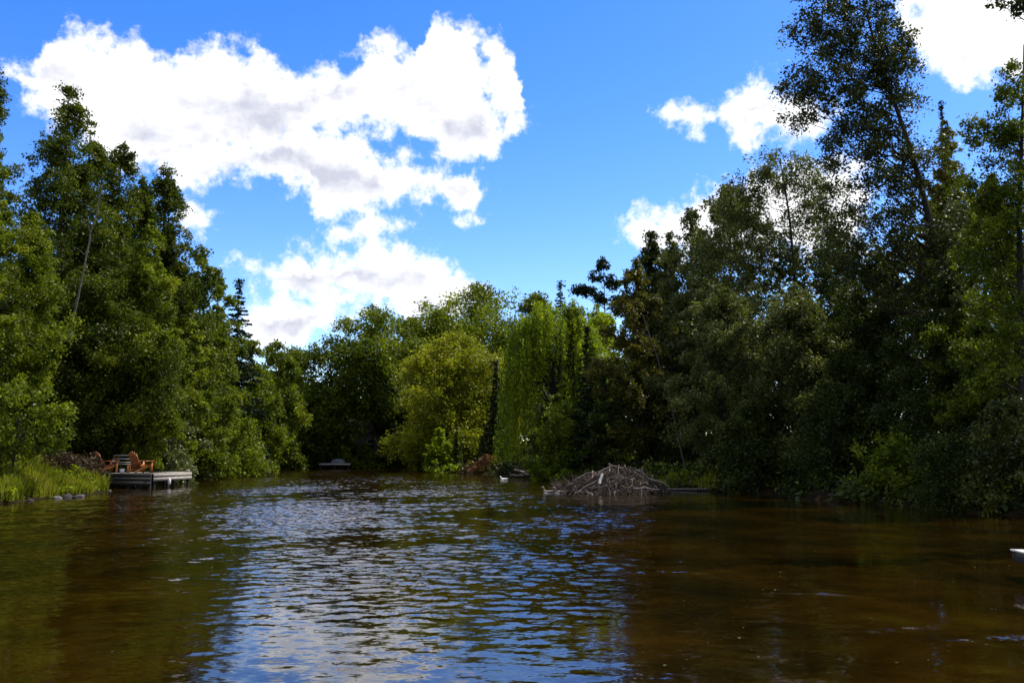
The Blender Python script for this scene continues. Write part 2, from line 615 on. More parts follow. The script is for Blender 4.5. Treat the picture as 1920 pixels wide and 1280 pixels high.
def conifer(name, px, D, top, wpx, label, mat='spruce', base=.05, group=None, seed=0, dens=1.0, gap=1.0, droop=.35, leafk=2.5):
    rng = np.random.default_rng(seed * 311 + int(px))
    x0, zt = at(px, top, D)
    zb = float(ground(x0, D)) - .15
    H = zt - zb
    W = wpx * pxm(D)
    g = Geo()
    tt = np.linspace(0, 1, 8)
    path = np.stack([x0 + 0 * tt, D + 0 * tt, zb + H * tt], 1)
    g.tube(path, (.010 * H + .03) * (1 - .95 * tt), 7)
    step = .42 * gap * max(.8, W / 5)
    P, A, Rr = [], [], []
    area = (wpx / 1.875) * (H / pxm(D) / 1.875) * .5
    nl = int(np.clip(area * 3.2 * dens * DENS, 400, 60000))
    brs = []
    z = zb + H * base
    while z < zt - .15:
        t = (z - zb) / H
        n = rng.integers(4, 7)
        a0 = rng.random() * 6.28
        for k in range(n):
            Lb = W / 2 * (1 - t) ** .85 * rng.uniform(.62, 1.18) * min(1, .6 + t * 4) + .06 * W * (1 - t)
            brs.append((a0 + k * 6.28 / n + rng.normal() * .25, z + rng.normal() * step * .25, Lb, t))
        z += step * rng.uniform(.75, 1.25) * (1.15 - .6 * t)
    wts = np.array([b[2] ** 1.4 for b in brs])
    wts /= wts.sum()
    for (a, z, Lb, t), w in zip(brs, wts):
        m = max(4, int(nl * w))
        s = rng.random(m) ** .7
        d = np.array([math.cos(a), math.sin(a), 0])
        sd = np.array([-math.sin(a), math.cos(a), 0])
        lat = rng.normal(size=m) * .17 * Lb * (1.1 - .75 * s)
        rise = (.25 if t > .75 else 0) * s * Lb
        zz = z - droop * Lb * s ** 1.5 + rise + .10 * Lb * s ** 4 + rng.normal(size=m) * .035 * Lb - np.abs(lat) * .3
        p = np.array([x0, D, 0]) + d * (s * Lb)[:, None] + sd * lat[:, None]
        p[:, 2] = zz
        P.append(p)
        al = d[None, :] + sd[None, :] * np.sign(lat)[:, None] * .6
        al[:, 2] -= .35
        A.append(al)
        Rr.append(np.clip(.5 + rng.normal() * .14 + rng.normal(size=m) * .16, 0, 1))
        if rng.random() < .5:
            q = np.array([[x0, D, z], [x0 + d[0] * Lb * .5, D + d[1] * Lb * .5, z - droop * Lb * .35], [x0 + d[0] * Lb * .9, D + d[1] * Lb * .9, z - droop * Lb * .8]])
            g.tube(q, [.02, .014, .006], 4)
    P = np.vstack(P)
    A = np.vstack(A)
    # the leader
    m = max(8, nl // 120)
    tip = np.stack([x0 + rng.normal(size=m) * .03 * W, D + rng.normal(size=m) * .03 * W, zt - rng.random(m) * .05 * H], 1)
    P = np.vstack([P, tip])
    A = np.vstack([A, np.tile([0, 0, 1.0], (m, 1))])
    Rr = np.concatenate(Rr + [np.full(m, .5)])
    c = Crown()
    V, F = leaf_quads(P, px_leaf(D, leafk), rng, up=1.2, aspect=.5, along=A)
    c.add(V, F, Rr)
    return finish(name, (x0, D, zb), g, c, LM[mat], BARK, label, 'tree', group)


def willow(name, px, D, top, wpx, label, mat='willow', skirt=None, seed=0, n_str=420, dens=1.0, hang=.55, group=None, depth=.9):
    """dome of foliage from which strands hang"""
    rng = np.random.default_rng(seed + 4242)
    x0, zt = at(px, top, D)
    zb = float(ground(x0, D)) - .1
    H = zt - zb
    W = wpx * pxm(D)
    g = Geo()
    tt = np.linspace(0, 1, 6)
    path = np.stack([x0 + .15 * np.sin(tt * 4), D + 0 * tt, zb + H * .55 * tt], 1)
    g.tube(path, .03 * H * (1 - .5 * tt), 9)
    P, A, Rr = [], [], []
    area = (wpx / 1.875) * (H / pxm(D) / 1.875)
    nl = int(area * 3.0 * dens * DENS)
    per = max(6, nl // n_str)
    # bunches of strands that share an origin
    nb = n_str // 12
    for b in range(nb):
        a = rng.random() * 2 * PI
        e = rng.random() ** .75
        r = W / 2 * math.sqrt(e) * rng.uniform(.86, 1.04)
        zc = zb + H * .38 + H * .62 * math.sqrt(max(0, 1 - e ** 1.5)) * rng.uniform(.93, 1.01)
        cx, cy = x0 + r * math.cos(a), D + r * math.sin(a) * depth
        g.tube(bent(trunk_at(path, zb + H * rng.uniform(.3, .52)), (cx, cy, zc), rng, 5, .12), np.linspace(.09, .015, 5) * H / 12, 5)
        cb = rng.normal() * .15
        for s_ in range(12):
            bx = cx + rng.normal() * .04 * W
            by = cy + rng.normal() * .04 * W
            bz = zc - abs(rng.normal()) * .04 * H
            ln = H * hang * rng.uniform(.35, 1.1) * (.45 + .75 * e)
            ln = min(ln, bz - zb - .25)
            if ln < .4:
                continue
            s = rng.random(per)
            out = .10 * W * rng.random() * s
            p = np.stack([bx + math.cos(a) * out + rng.normal(size=per) * .02 * W * (.4 + .4 * s),
                          by + math.sin(a) * out + rng.normal(size=per) * .02 * W * (.4 + .4 * s), bz + .06 * ln - s ** 1.1 * ln], 1)
            P.append(p)
            Rr.append(np.clip(.5 + cb + rng.normal() * .08 + rng.normal(size=per) * .15, 0, 1))
    P = np.vstack(P)
    A = np.tile([0, 0, -1.0], (len(P), 1))
    V, F = leaf_quads(P, px_leaf(D, 2.9), rng, up=.3, aspect=.45, along=A, jit=.45)
    c = Crown()
    c.add(V, F, np.concatenate(Rr))
    return finish(name, (x0, D, zb), g, c, LM[mat], BARK, label, 'tree', group)


def blob_tree(name, D, trunk_px, blobs, label, mat, n_leaf, bark=None, trunk_r=.16, leafk=2.8, seed=0, cat='tree', group=None,
              rc=(.35, .75), per=1.0, limbs=60, ddep=1.0, droop=.2, spread=.2, base_y=None):
    """crown given as ellipsoids (px, py, rx, ry, n clumps) round an explicit trunk line (px, py); real depth in every blob"""
    rng = np.random.default_rng(seed + 99)
    pts = []
    for i, (a, b) in enumerate(trunk_px):
        x, z = at(a, b, D)
        pts.append((x, D + .25 * math.sin(i * 1.3), z))
    pts = np.array(pts)
    pts = pts[np.argsort(pts[:, 2])]
    bx, by = pts[0, 0], pts[0, 1]
    zb = float(ground(bx, by)) - .15
    if pts[0, 2] > zb:
        pts = np.vstack([[[bx, by, zb]], pts])
    pts[0, 2] = zb
    zz = np.linspace(zb, pts[-1, 2], 24)
    path = np.stack([np.interp(zz, pts[:, 2], pts[:, 0]), np.interp(zz, pts[:, 2], pts[:, 1]), zz], 1)
    for _ in range(3):
        path[1:-1, :2] = (path[:-2, :2] + 2 * path[1:-1, :2] + path[2:, :2]) / 4
    g = Geo()
    tt = np.linspace(0, 1, 24)
    g.tube(path, trunk_r * (1 - .9 * tt) * (1 + .6 * np.exp(-tt * 25)), 9)
    C, Rc = [], []
    for (a, b, rx, ry, n) in blobs:
        x, z = at(a, b, D)
        k = pxm(D)
        v = unit(rng.normal(size=(n, 3))) * rng.random((n, 1)) ** .42
        C.append(np.stack([x + v[:, 0] * rx * k, D + v[:, 1] * (rx + ry) / 2 * k * ddep, z + v[:, 2] * ry * k], 1))
        Rc.append(rng.uniform(rc[0], rc[1], n))
    C = np.vstack(C)
    Rc = np.concatenate(Rc)
    for i in rng.permutation(len(C))[:limbs]:
        h = np.linalg.norm(C[i] - trunk_at(path, C[i, 2]))
        z0 = np.clip(C[i, 2] - .75 * h, zb + .1 * (zz[-1] - zb), zz[-1])
        p0 = trunk_at(path, z0)
        r0 = max(.012, trunk_r * .33 * (1 - .8 * (z0 - zb) / (zz[-1] - zb)))
        g.tube(bent(p0, C[i], rng, 6, -.03, .05), np.linspace(r0, .008, 6), 5)
    c = Crown()
    c.clumps(C, Rc, int(n_leaf * DENS), px_leaf(D, leafk), rng, droop=droop, spread=spread, twigs=7)
    return finish(name, (bx, by, zb), g, c, LM[mat], bark or BARK, label, cat, group)


def shrub(name, px, D, top, wpx, label, mat='green', group=None, seed=0, dens=1.0, cat='shrub', clump=.2, leafk=2.6, bottom=None, base=.02, **kw):
    return tree(name, px, D, top, wpx, label, mat, shape=kw.pop('shape', 'dome'), base=base, group=group, cat=cat, seed=seed, dens=dens,
                clump=clump, leafk=leafk, limbs=10, trunk_r=.03, **kw)


LG = 'trees along the left bank'
RG = 'trees along the right bank'
FG = 'trees at the far bend of the river'

#@TREES@
# ---- left bank
tree('cedar_tree', -12, 37, 120, 240, 'dark cedar cut by the left edge of the photo, taller than all on this bank', 'cedar', 'cone', .06, LG, seed=1, dens=1.1, clump=.14)
tree('cedar_tree', 130, 47, 165, 330, 'tall pointed dark cedar, second from the left edge and against the cloud', 'cedar', 'cone', .05, LG, seed=2, dens=1.25, clump=.12, nclump=230)
tree('cedar_tree', 172, 49, 222, 280, 'cedar filling the slope between the tallest pointed cedar and the next shoulder', 'cedar', 'cone', .05, LG, seed=70, dens=1.0, clump=.12)
tree('cedar_tree', 222, 51, 262, 260, 'cedar with a ragged shoulder just right of the tallest pointed cedar', 'cedar', 'cone', .05, LG, seed=3, dens=1.1, clump=.13)
tree('cedar_tree', 268, 53, 330, 220, 'cedar in the notch left of the rounded dark tip', 'cedar', 'egg', .05, LG, seed=71, dens=.9, clump=.13)
tree('cedar_tree', 312, 55, 312, 250, 'cedar with a rounded dark tip standing beside a small white cloud', 'cedar', 'egg', .05, LG, seed=4, dens=1.1, clump=.13)
tree('birch_tree', 282, 47, 408, 185, 'bright yellow green birch in front of the dark cedars on the left bank', 'fresh', 'egg', .12, LG, seed=5, dens=1.1, clump=.13, droop=.4)
tree('birch_tree', 62, 40, 398, 200, 'lit green young birch in front of the tallest cedars near the left edge', 'fresh', 'egg', .25, LG, seed=6, dens=.9, clump=.14)
tree('birch_tree', -12, 33, 235, 110, 'sunlit leafy birch side hanging into the left edge of the photo', 'fresh', 'column', .3, LG, seed=7, dens=.9)
tree('alder_tree', 378, 60, 462, 190, 'green alder on the sloping tree line left of the dark spruce', 'green', 'egg', .05, LG, seed=8, clump=.13)
tree('alder_tree', 412, 66, 512, 150, 'narrow alder directly left of the dark spruce tip', 'green', 'egg', .05, LG, seed=9, clump=.14)
conifer('spruce_tree', 449, 76, 524, 150, 'dark spruce with a sharp tip alone against the low cloud on the left bank', 'spruce', .1, LG, seed=3, gap=.9, dens=1.6)
tree('alder_tree', 350, 54, 560, 150, 'mid green alder leaning out above the grey willow shrub', 'fresh', 'egg', .08, LG, seed=10, clump=.14, lean=(.8, 0))
tree('alder_tree', 415, 62, 610, 130, 'leafy alder at the water beyond the wooden dock', 'fresh', 'egg', .05, LG, seed=11, clump=.15)
tree('alder_tree', 200, 46, 500, 260, 'shaded alder behind the wooden chairs', 'cedar', 'oval', .12, LG, seed=12, clump=.14)
tree('alder_tree', 474, 82, 636, 140, 'alder below the dark spruce on the left bank', 'green', 'egg', .03, LG, seed=13)
tree('alder_tree', 518, 92, 640, 130, 'rounded alder right of the dark spruce, touching the low cloud', 'green', 'oval', .03, LG, seed=14)
shrub('willow_shrub', 325, 50, 772, 125, 'grey green willow shrub behind the end of the wooden dock', 'silver', LG, seed=15)
shrub('alder_shrub', 430, 65.5, 778, 150, 'bright low alder shrub leaning over the water past the dock', 'fresh', LG, seed=16, shape='dome')
shrub('alder_shrub', 385, 57, 700, 110, 'green shrub rising behind the grey willow shrub', 'green', LG, seed=17, shape='egg')
shrub('alder_shrub', 487, 80, 742, 90, 'alder shrub overhanging the small far jetty', 'green', LG, seed=18, shape='egg')
blob_tree('dogwood_shrub', 32.5, [(20, 900), (25, 820), (30, 760)], [(10, 760, 45, 60, 16), (45, 800, 60, 60, 26), (100, 790, 42, 45, 14), (0, 840, 50, 45, 14), (75, 745, 45, 28, 8), (125, 770, 22, 25, 5), (110, 835, 30, 20, 5)],
          'loose light green shrub over the grassy point at the left edge', 'fresh', 9000, trunk_r=.05, leafk=3.3, seed=4, cat='shrub', rc=(.22, .42), limbs=26, group=LG)
# ---- far bend
tree('maple_tree', 592, 104, 634, 190, 'low rounded maple in the far bend left of the taller maple', 'green', 'oval', .05, FG, seed=20)
tree('maple_tree', 545, 104, 646, 160, 'dense bright maple at the left of the far bend', 'fresh', 'egg', .03, FG, seed=21)
tree('maple_tree', 708, 104, 578, 225, 'tall dark maple with bare trunks showing, in the middle of the far bend', 'green', 'oval', .32, FG, seed=22, dens=1.2, clump=.14)
tree('maple_tree', 770, 112, 590, 160, 'dark maple between the tall far maple and the high oak', 'green', 'oval', .1, FG, seed=23)
tree('oak_tree', 900, 118, 532, 290, 'highest broad oak of the far bend, cloud showing through its crown', 'fresh', 'oval', .2, FG, seed=24, dens=.85, clump=.16)
tree('oak_tree', 825, 114, 572, 180, 'darker oak at the left shoulder of the highest oak', 'green', 'oval', .15, FG, seed=25)
tree('oak_tree', 1005, 112, 548, 170, 'oak right of the highest oak, behind the weeping willow', 'green', 'oval', .2, FG, seed=26, dens=.8)
conifer('fir_tree', 1050, 104, 526, 110, 'bluish fir tip rising behind the weeping willow', 'blue', .1, FG, seed=8)
tree('lime_sapling', 655, 104.5, 700, 48, 'sunlit lime green sapling against the dark far bend', 'lime', 'column', .2, FG, seed=27, dens=.55, up=1.6, clump=.2)
tree('cedar_tree', 600, 106, 740, 130, 'black green cedar above the far jetty', 'dark', 'cone', .0, FG, seed=28, dens=1.3)
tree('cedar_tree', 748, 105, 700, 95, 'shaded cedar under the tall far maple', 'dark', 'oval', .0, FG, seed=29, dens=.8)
shrub('alder_shrub', 785, 104, 780, 110, 'dark shrub at the water left of the round willow', 'dark', FG, seed=30)
shrub('alder_shrub', 690, 104, 832, 80, 'dim green shrub beside the far jetty', 'green', FG, seed=31)
tree('willow_tree', 858, 88, 622, 250, 'round olive willow dome in the middle of the picture', 'willow', 'dome', .02, FG, seed=5, dens=2.6, clump=.12, nclump=420, inner=.42, droop=.5, limbs=20, leafk=2.6)
conifer('cedar_tree', 930, 77, 676, 70, 'narrow dark cedar standing against the right side of the round willow', 'spruce', .0, FG, seed=11, dens=1.4, gap=.7)
willow('willow_tree', 1042, 67, 562, 205, 'bright weeping willow with long hanging strands right of the round willow', 'lime', seed=9, n_str=800, hang=.62, dens=1.2)
shrub('alder_shrub', 827, 79.6, 804, 76, 'sunlit low shrub at the water in front of the round willow', 'lime', FG, seed=32, shape='egg', dens=1.2, up=1.5)
conifer('fir_sapling', 856, 79.4, 790, 30, 'thin fir sapling beside the sunlit low shrub', 'cedar', .0, FG, seed=13, dens=1.5, gap=.5)
shrub('sumac_shrub', 922, 73, 852, 85, 'rust red shrub low on the point under the willows', 'rust', FG, seed=33)
tree('willow_tree', 1118, 73, 566, 150, 'lime green willow crown between the weeping willow and the dark pine', 'lime', 'dome', .05, FG, seed=74, dens=1.3, clump=.13, droop=.5)
shrub('alder_shrub', 890, 87, 752, 130, 'added dark alder shrub standing in for the shade under the round willow', 'dark', FG, seed=75, dens=1.5, shape='egg')  # added: dark leaves stand in for the willow's self-shaded lower front
shrub('alder_shrub', 818, 88, 775, 110, 'added dark shrub standing in for shade under the left edge of the round willow', 'dark', FG, seed=76, dens=1.4, shape='egg')  # added: its dark leaves give the willow's lower left its shade
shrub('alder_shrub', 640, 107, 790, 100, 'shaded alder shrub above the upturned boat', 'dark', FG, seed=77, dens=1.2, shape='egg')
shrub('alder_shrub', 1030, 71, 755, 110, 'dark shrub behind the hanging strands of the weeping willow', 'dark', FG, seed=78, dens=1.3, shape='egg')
# ---- right bank
blob_tree('pine_tree', 82, [(1135, 850), (1135, 600), (1132, 500)], [(1130, 500, 14, 12, 4), (1100, 545, 26, 8, 6), (1150, 530, 22, 12, 6), (1118, 522, 16, 8, 4), (1140, 560, 40, 14, 9), (1080, 540, 10, 5, 2)],
          'open dark pine with flat tufts reaching left into the sky', 'spruce', 5200, trunk_r=.18, seed=8, rc=(.45, .8), group=RG, droop=-.1, limbs=26)
conifer('spruce_tree', 1100, 56, 610, 95, 'dark narrow spruce in front of the weeping willow', 'spruce', .0, RG, seed=17, dens=1.3, gap=.8)
shrub('alder_shrub', 1045, 57, 735, 125, 'green shrub at the foot of the weeping willow', 'fresh', RG, seed=40, shape='egg', dens=1.1)
tree('maple_tree', 1192, 50, 482, 190, 'maple turning reddish brown, right of the dark pine', 'autumn', 'egg', .1, RG, seed=41, dens=.95, clump=.12)
tree('cedar_tree', 1222, 60, 432, 170, 'dark cedar whose tip stands against the low right cloud', 'dark', 'egg', .05, RG, seed=42, dens=1.1)
tree('aspen_tree', 1256, 58, 432, 190, 'olive aspen filling the slope right of the dark cedar tip', 'olive', 'egg', .05, RG, seed=72, clump=.12, dens=1.1)
tree('aspen_tree', 1360, 54, 345, 210, 'olive aspen whose top shows left of the broad grey olive willow', 'olive', 'oval', .08, RG, seed=73, clump=.11, dens=.9)
tree('poplar_tree', 1300, 56, 388, 220, 'thin topped grey green poplar below the low right cloud', 'olive', 'egg', .1, RG, seed=43, dens=.85, clump=.12)
blob_tree('willow_tree', 46, [(1490, 905), (1495, 700), (1492, 520), (1478, 400), (1460, 300)],
          [(1450, 318, 65, 35, 30), (1390, 370, 50, 50, 26), (1520, 340, 40, 45, 20), (1380, 400, 60, 60, 40), (1500, 370, 55, 60, 36), (1340, 490, 60, 60, 36), (1450, 470, 90, 70, 60), (1540, 470, 60, 80, 40), (1400, 580, 100, 70, 60), (1500, 610, 80, 80, 50), (1350, 660, 70, 80, 40), (1440, 740, 90, 80, 50)],
          'broad grey olive willow with dark trunk and sky showing through its top', 'olive', 60000, trunk_r=.2, leafk=2.5, seed=12, rc=(.4, .8), group=RG, limbs=90)
tree('alder_tree', 1345, 42, 530, 210, 'grey green alder by the leaning pale trunk', 'olive', 'oval', .06, RG, seed=45, clump=.12)
tree('alder_tree', 1490, 39, 530, 240, 'leafy alder below the grey olive willow', 'olive', 'oval', .05, RG, seed=46, clump=.12, dens=1.0)
tree('cedar_tree', 1275, 50, 600, 120, 'black green cedar behind the leaning pale trunk', 'dark', 'cone', .0, RG, seed=47, dens=1.3)
tree('cedar_tree', 1130, 49, 700, 85, 'dark cedar behind the stick lodge', 'dark', 'egg', .0, RG, seed=48, dens=1.2)
blob_tree('poplar_tree', 33, [(1800, 950), (1785, 760), (1765, 560), (1745, 430), (1700, 270), (1655, 130), (1625, 10), (1605, -90)],
          [(1590, -30, 95, 60, 40), (1550, 60, 80, 60, 44), (1640, 70, 80, 70, 46), (1670, 130, 60, 60, 26), (1505, 165, 48, 40, 22), (1560, 130, 60, 50, 24), (1600, 170, 85, 50, 34), (1690, 180, 40, 55, 18), (1500, 225, 38, 22, 9), (1560, 290, 45, 40, 12), (1660, 270, 55, 45, 16), (1600, 340, 60, 50, 16), (1640, 250, 60, 60, 20), (1720, 300, 55, 60, 18), (1590, 250, 50, 50, 16), (1690, 360, 70, 60, 26), (1640, 430, 90, 60, 34), (1600, 480, 80, 60, 26), (1700, 540, 90, 70, 34), (1800, 420, 60, 70, 24), (1560, 400, 35, 40, 8), (1740, 470, 80, 60, 24)],
          'tall poplar leaning left high above the right bank, its top cut by the photo edge', 'poplar', 74000, trunk_r=.20, leafk=3.0, seed=21, rc=(.32, .66), group=RG, limbs=130, spread=.22)
tree('birch_tree', 1772, 40, 225, 190, 'yellowing birch behind the leaning poplar trunk', 'yellow', 'egg', .12, RG, seed=50, clump=.12, dens=.85)
conifer('spruce_tree', 1764, 46, 190, 80, 'spruce tip poking up behind the yellowing birch', 'spruce', .1, RG, seed=23)
blob_tree('ash_tree', 26, [(1935, 960), (1925, 700), (1915, 400), (1912, 200), (1912, 90)],
          [(1900, 150, 30, 45, 12), (1860, 230, 50, 60, 26), (1930, 240, 60, 70, 30), (1870, 350, 60, 60, 30), (1940, 400, 70, 80, 34), (1850, 460, 60, 60, 26), (1910, 560, 80, 90, 40), (1860, 660, 60, 80, 24)],
          'green ash at the right edge with a bare spike at its top', 'green', 44000, trunk_r=.16, leafk=3.0, seed=31, rc=(.26, .5), group=RG, limbs=70)
blob_tree('maple_tree', 17, [(2120, 1000), (2100, 600), (2080, 200), (2040, -60)],
          [(1905, 5, 34, 28, 10), (1980, -40, 70, 60, 16), (2060, 0, 80, 80, 20), (2080, 200, 70, 120, 20)],
          'maple outside the frame whose lowest twig hangs into the top right corner', 'poplar', 7000, trunk_r=.14, leafk=4.0, seed=35, rc=(.16, .34), group=RG, limbs=40)
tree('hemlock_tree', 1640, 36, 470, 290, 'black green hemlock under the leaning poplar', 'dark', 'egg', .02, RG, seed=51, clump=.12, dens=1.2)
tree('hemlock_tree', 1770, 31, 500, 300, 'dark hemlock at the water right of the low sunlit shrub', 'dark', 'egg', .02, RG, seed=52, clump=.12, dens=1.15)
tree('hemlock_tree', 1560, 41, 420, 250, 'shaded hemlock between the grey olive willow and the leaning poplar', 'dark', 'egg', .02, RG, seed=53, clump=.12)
tree('birch_tree', 1860, 29, 330, 250, 'shaded birch behind the green ash at the right edge', 'green', 'egg', .05, RG, seed=54, clump=.12)
shrub('alder_shrub', 1890, 24.5, 745, 190, 'glossy leaved shrub over the water at the right edge', 'poplar', RG, seed=55, leafk=3.8, dens=.8, clump=.16)
shrub('elder_shrub', 1672, 30, 795, 130, 'low shrub with pale leaves under the dark hemlocks', 'fresh', RG, seed=56, leafk=3.6, dens=.5, clump=.2, up=1.6)
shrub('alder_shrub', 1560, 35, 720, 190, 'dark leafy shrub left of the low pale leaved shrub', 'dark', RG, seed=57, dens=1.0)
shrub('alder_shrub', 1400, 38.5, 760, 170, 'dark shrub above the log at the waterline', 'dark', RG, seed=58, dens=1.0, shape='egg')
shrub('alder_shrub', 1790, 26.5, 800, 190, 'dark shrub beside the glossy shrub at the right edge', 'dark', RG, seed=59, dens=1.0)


# ---- masses of wood and undergrowth behind the banks
def mass(name, pts, n_leaf, L, mat, seed):
    rng = np.random.default_rng(seed)
    C, Rc = [], []
    for (x0, y0, x1, y1, h0, h1, n, r) in pts:
        t = rng.random(n)
        x = x0 + (x1 - x0) * t + rng.normal(size=n) * 1.6
        y = y0 + (y1 - y0) * t + rng.normal(size=n) * 1.6
        z = ground(x, y) + (h0 + (h1 - h0) * t) * rng.random(n) ** .9
        C.append(np.stack([x, y, z], 1))
        Rc.append(r * rng.uniform(.6, 1.3, n))
    c = Crown()
    c.clumps(np.vstack(C), np.concatenate(Rc), int(n_leaf * DENS), L, rng, twigs=12)
    o = link(name, c.mesh(name), LM[mat])
    tag(o, kind='stuff')
    return o


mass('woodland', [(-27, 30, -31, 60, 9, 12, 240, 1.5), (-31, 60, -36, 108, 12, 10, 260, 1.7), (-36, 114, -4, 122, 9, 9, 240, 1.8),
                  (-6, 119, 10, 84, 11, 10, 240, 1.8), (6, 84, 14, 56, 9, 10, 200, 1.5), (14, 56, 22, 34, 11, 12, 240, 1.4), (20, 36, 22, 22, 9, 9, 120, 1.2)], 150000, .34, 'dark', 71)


def undergrowth():
    rng = np.random.default_rng(5)
    n = 40000
    x = rng.uniform(-32, 20, n)
    y = rng.uniform(19, 108, n)
    d = bank_d(x, y)
    ok = (d > .05) & (d < 4.0) & ~((x < -15.5) & (y > 29) & (y < 47))
    x, y, d = x[ok], y[ok], d[ok]
    x, y, d = x[:2600], y[:2600], d[:2600]
    z = ground(x, y) + .1 + np.minimum(d, 2) * .25 * rng.random(len(x))
    c = Crown()
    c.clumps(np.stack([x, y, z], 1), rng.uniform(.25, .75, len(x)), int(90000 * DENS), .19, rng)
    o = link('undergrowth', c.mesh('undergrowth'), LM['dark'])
    tag(o, kind='stuff')


undergrowth()


def blades(name, n, region, hgt, mat, seed, width=.018):
    """grass blades as bent two-quad strips"""
    rng = np.random.default_rng(seed)
    x, y = region(rng, n)
    z = ground(x, y)
    n = len(x)
    h = hgt * rng.uniform(.45, 1.3, n) * np.clip(.95 + .35 * np.sin(x * 1.6 + y * .9) + .3 * np.sin(y * 2.3 - x * 1.1), .35, 1.7)
    a = rng.random(n) * 2 * PI
    ln = rng.uniform(.1, .55, n) * h
    dx, dy = np.cos(a), np.sin(a)
    w = width * rng.uniform(.6, 1.4, n)
    b = rng.random(n) * PI
    wx, wy = np.cos(b) * w, np.sin(b) * w
    p0 = np.stack([x, y, z - .02], 1)
    p1 = p0 + np.stack([dx * ln * .3, dy * ln * .3, h * .6], 1)
    p2 = p0 + np.stack([dx * ln, dy * ln, h], 1)
    W = np.stack([wx, wy, 0 * wx], 1)
    V = np.stack([p0 - W, p0 + W, p1 + W * .8, p1 - W * .8, p2 + W * .15, p2 - W * .15], 1).reshape(-1, 3)
    i = np.arange(n)[:, None] * 6
    F = np.concatenate([i + np.array([[0, 1, 2, 3]]), i + np.array([[3, 2, 4, 5]])], 1).reshape(-1, 4)
    patchy = .5 + .16 * np.sin(x * 2.1 + 1) + .14 * np.sin(y * 1.7 + x) + rng.normal(size=n) * .15
    r = np.repeat(np.clip(patchy, 0, 1), 2)
    o = link(name, raw_mesh(name, V, F, r), LM[mat])
    tag(o, kind='stuff')


def left_point(rng, n):
    y = rng.uniform(27, 42.5, n * 2)
    x = rng.uniform(-25, -16.5, n * 2)
    d = bank_d(x, y)
    ok = (d > .12) & (d < 5.5)
    return x[ok][:n], y[ok][:n]


blades('grass', 30000, left_point, .44, 'grass', 3, .020)


def point_weeds():
    rng = np.random.default_rng(12)
    x, y = left_point(rng, 420)
    ok = np.sin(x * 1.9 + y * .8) + np.sin(y * 1.4 - x) > -.1
    x, y = x[ok], y[ok]
    z = ground(x, y) + rng.uniform(.02, .38, len(x))
    c = Crown()
    c.clumps(np.stack([x, y, z], 1), rng.uniform(.12, .34, len(x)), int(9000 * DENS), .13, rng, up=1.2)
    o = link('weeds', c.mesh('weeds'), LM['lime'])
    tag(o, kind='stuff')


point_weeds()


def right_patch(rng, n):
    y = rng.uniform(38, 62, n * 6)
    x = rng.uniform(-2, 12, n * 6)
    d = bank_d(x, y)
    ok = (d > .1) & (d < 2.2) & (np.sin(y * 1.3 + x * 2) > .1)
    return x[ok][:n], y[ok][:n]


blades('grass', 5000, right_patch, .4, 'grass', 4, .03)

BR = 'weeds along the waterline'
shrub('weed_clump', 1256, 42.6, 884, 60, 'bright green weed clump at the right foot of the stick lodge', 'lime', BR, seed=61, cat='weeds', leafk=3.0)
shrub('weed_clump', 1312, 43, 868, 95, 'wider green weed clump behind the log at the waterline', 'lime', BR, seed=62, cat='weeds', leafk=3.0)
shrub('weed_clump', 1018, 57, 864, 56, 'yellow green weed clump on the driftwood pile', 'lime', BR, seed=63, cat='weeds', leafk=3.0)
shrub('weed_clump', 1062, 54, 877, 40, 'small yellow green weeds left of the stick lodge', 'lime', BR, seed=64, cat='weeds', leafk=3.0)
shrub('weed_clump', 842, 78.9, 867, 80, 'yellow green waterside weeds below the fir sapling', 'lime', BR, seed=65, cat='weeds', leafk=2.6)
shrub('weed_clump', 885, 77.5, 866, 44, 'straw coloured weeds left of the rust red shrub', 'yellow', BR, seed=66, cat='weeds', leafk=2.6)
shrub('dead_bracken', 120, 38.5, 843, 110, 'brown withered bracken behind the bright grass', 'bracken', BR, seed=67, cat='bracken', leafk=2.6, dens=.8)
shrub('dead_bracken', 175, 41.5, 846, 60, 'purple brown bracken beside the left chair', 'bracken', BR, seed=68, cat='bracken', leafk=2.6, dens=.8)


# ------------------------------------------------------------------ dead trunks and logs
def log(name, pts, r0, r1, mat, label, cat, twigs=0, seed=0):
    rng = np.random.default_rng(seed)
    P = np.array(pts, float)
    t = np.linspace(0, 1, len(P))
    tt = np.linspace(0, 1, 16)
    Q = np.stack([np.interp(tt, t, P[:, k]) for k in range(3)], 1)
    for _ in range(2):
        Q[1:-1] = (Q[:-2] + 2 * Q[1:-1] + Q[2:]) / 4
    Q[1:-1] += rng.normal(size=(14, 3)) * r0 * .25
    b = Q[0].copy()
    o = empty(name, b)
    tag(o, label, cat)
    g = Geo()
    g.tube(Q - b, np.linspace(r0, r1, 16) * rng.uniform(.88, 1.1, 16), 9)
    link('trunk', g.mesh('trunk', True), mat, o)
    for k in range(twigs):
        i = rng.integers(4, 15)
        d = unit(rng.normal(size=3)) * rng.uniform(.4, 1.3)
        d[2] = abs(d[2]) * .6
        gg = Geo()
        gg.tube(bent(Q[i] - b, Q[i] - b + d, rng, 5, 0, .08), np.linspace(r1 * .6, .006, 5), 5)
        link('branch', gg.mesh('branch', True), mat, o)
    return o


def P3(px, py, D):
    x, z = at(px, py, D)
    return (x, D, z)


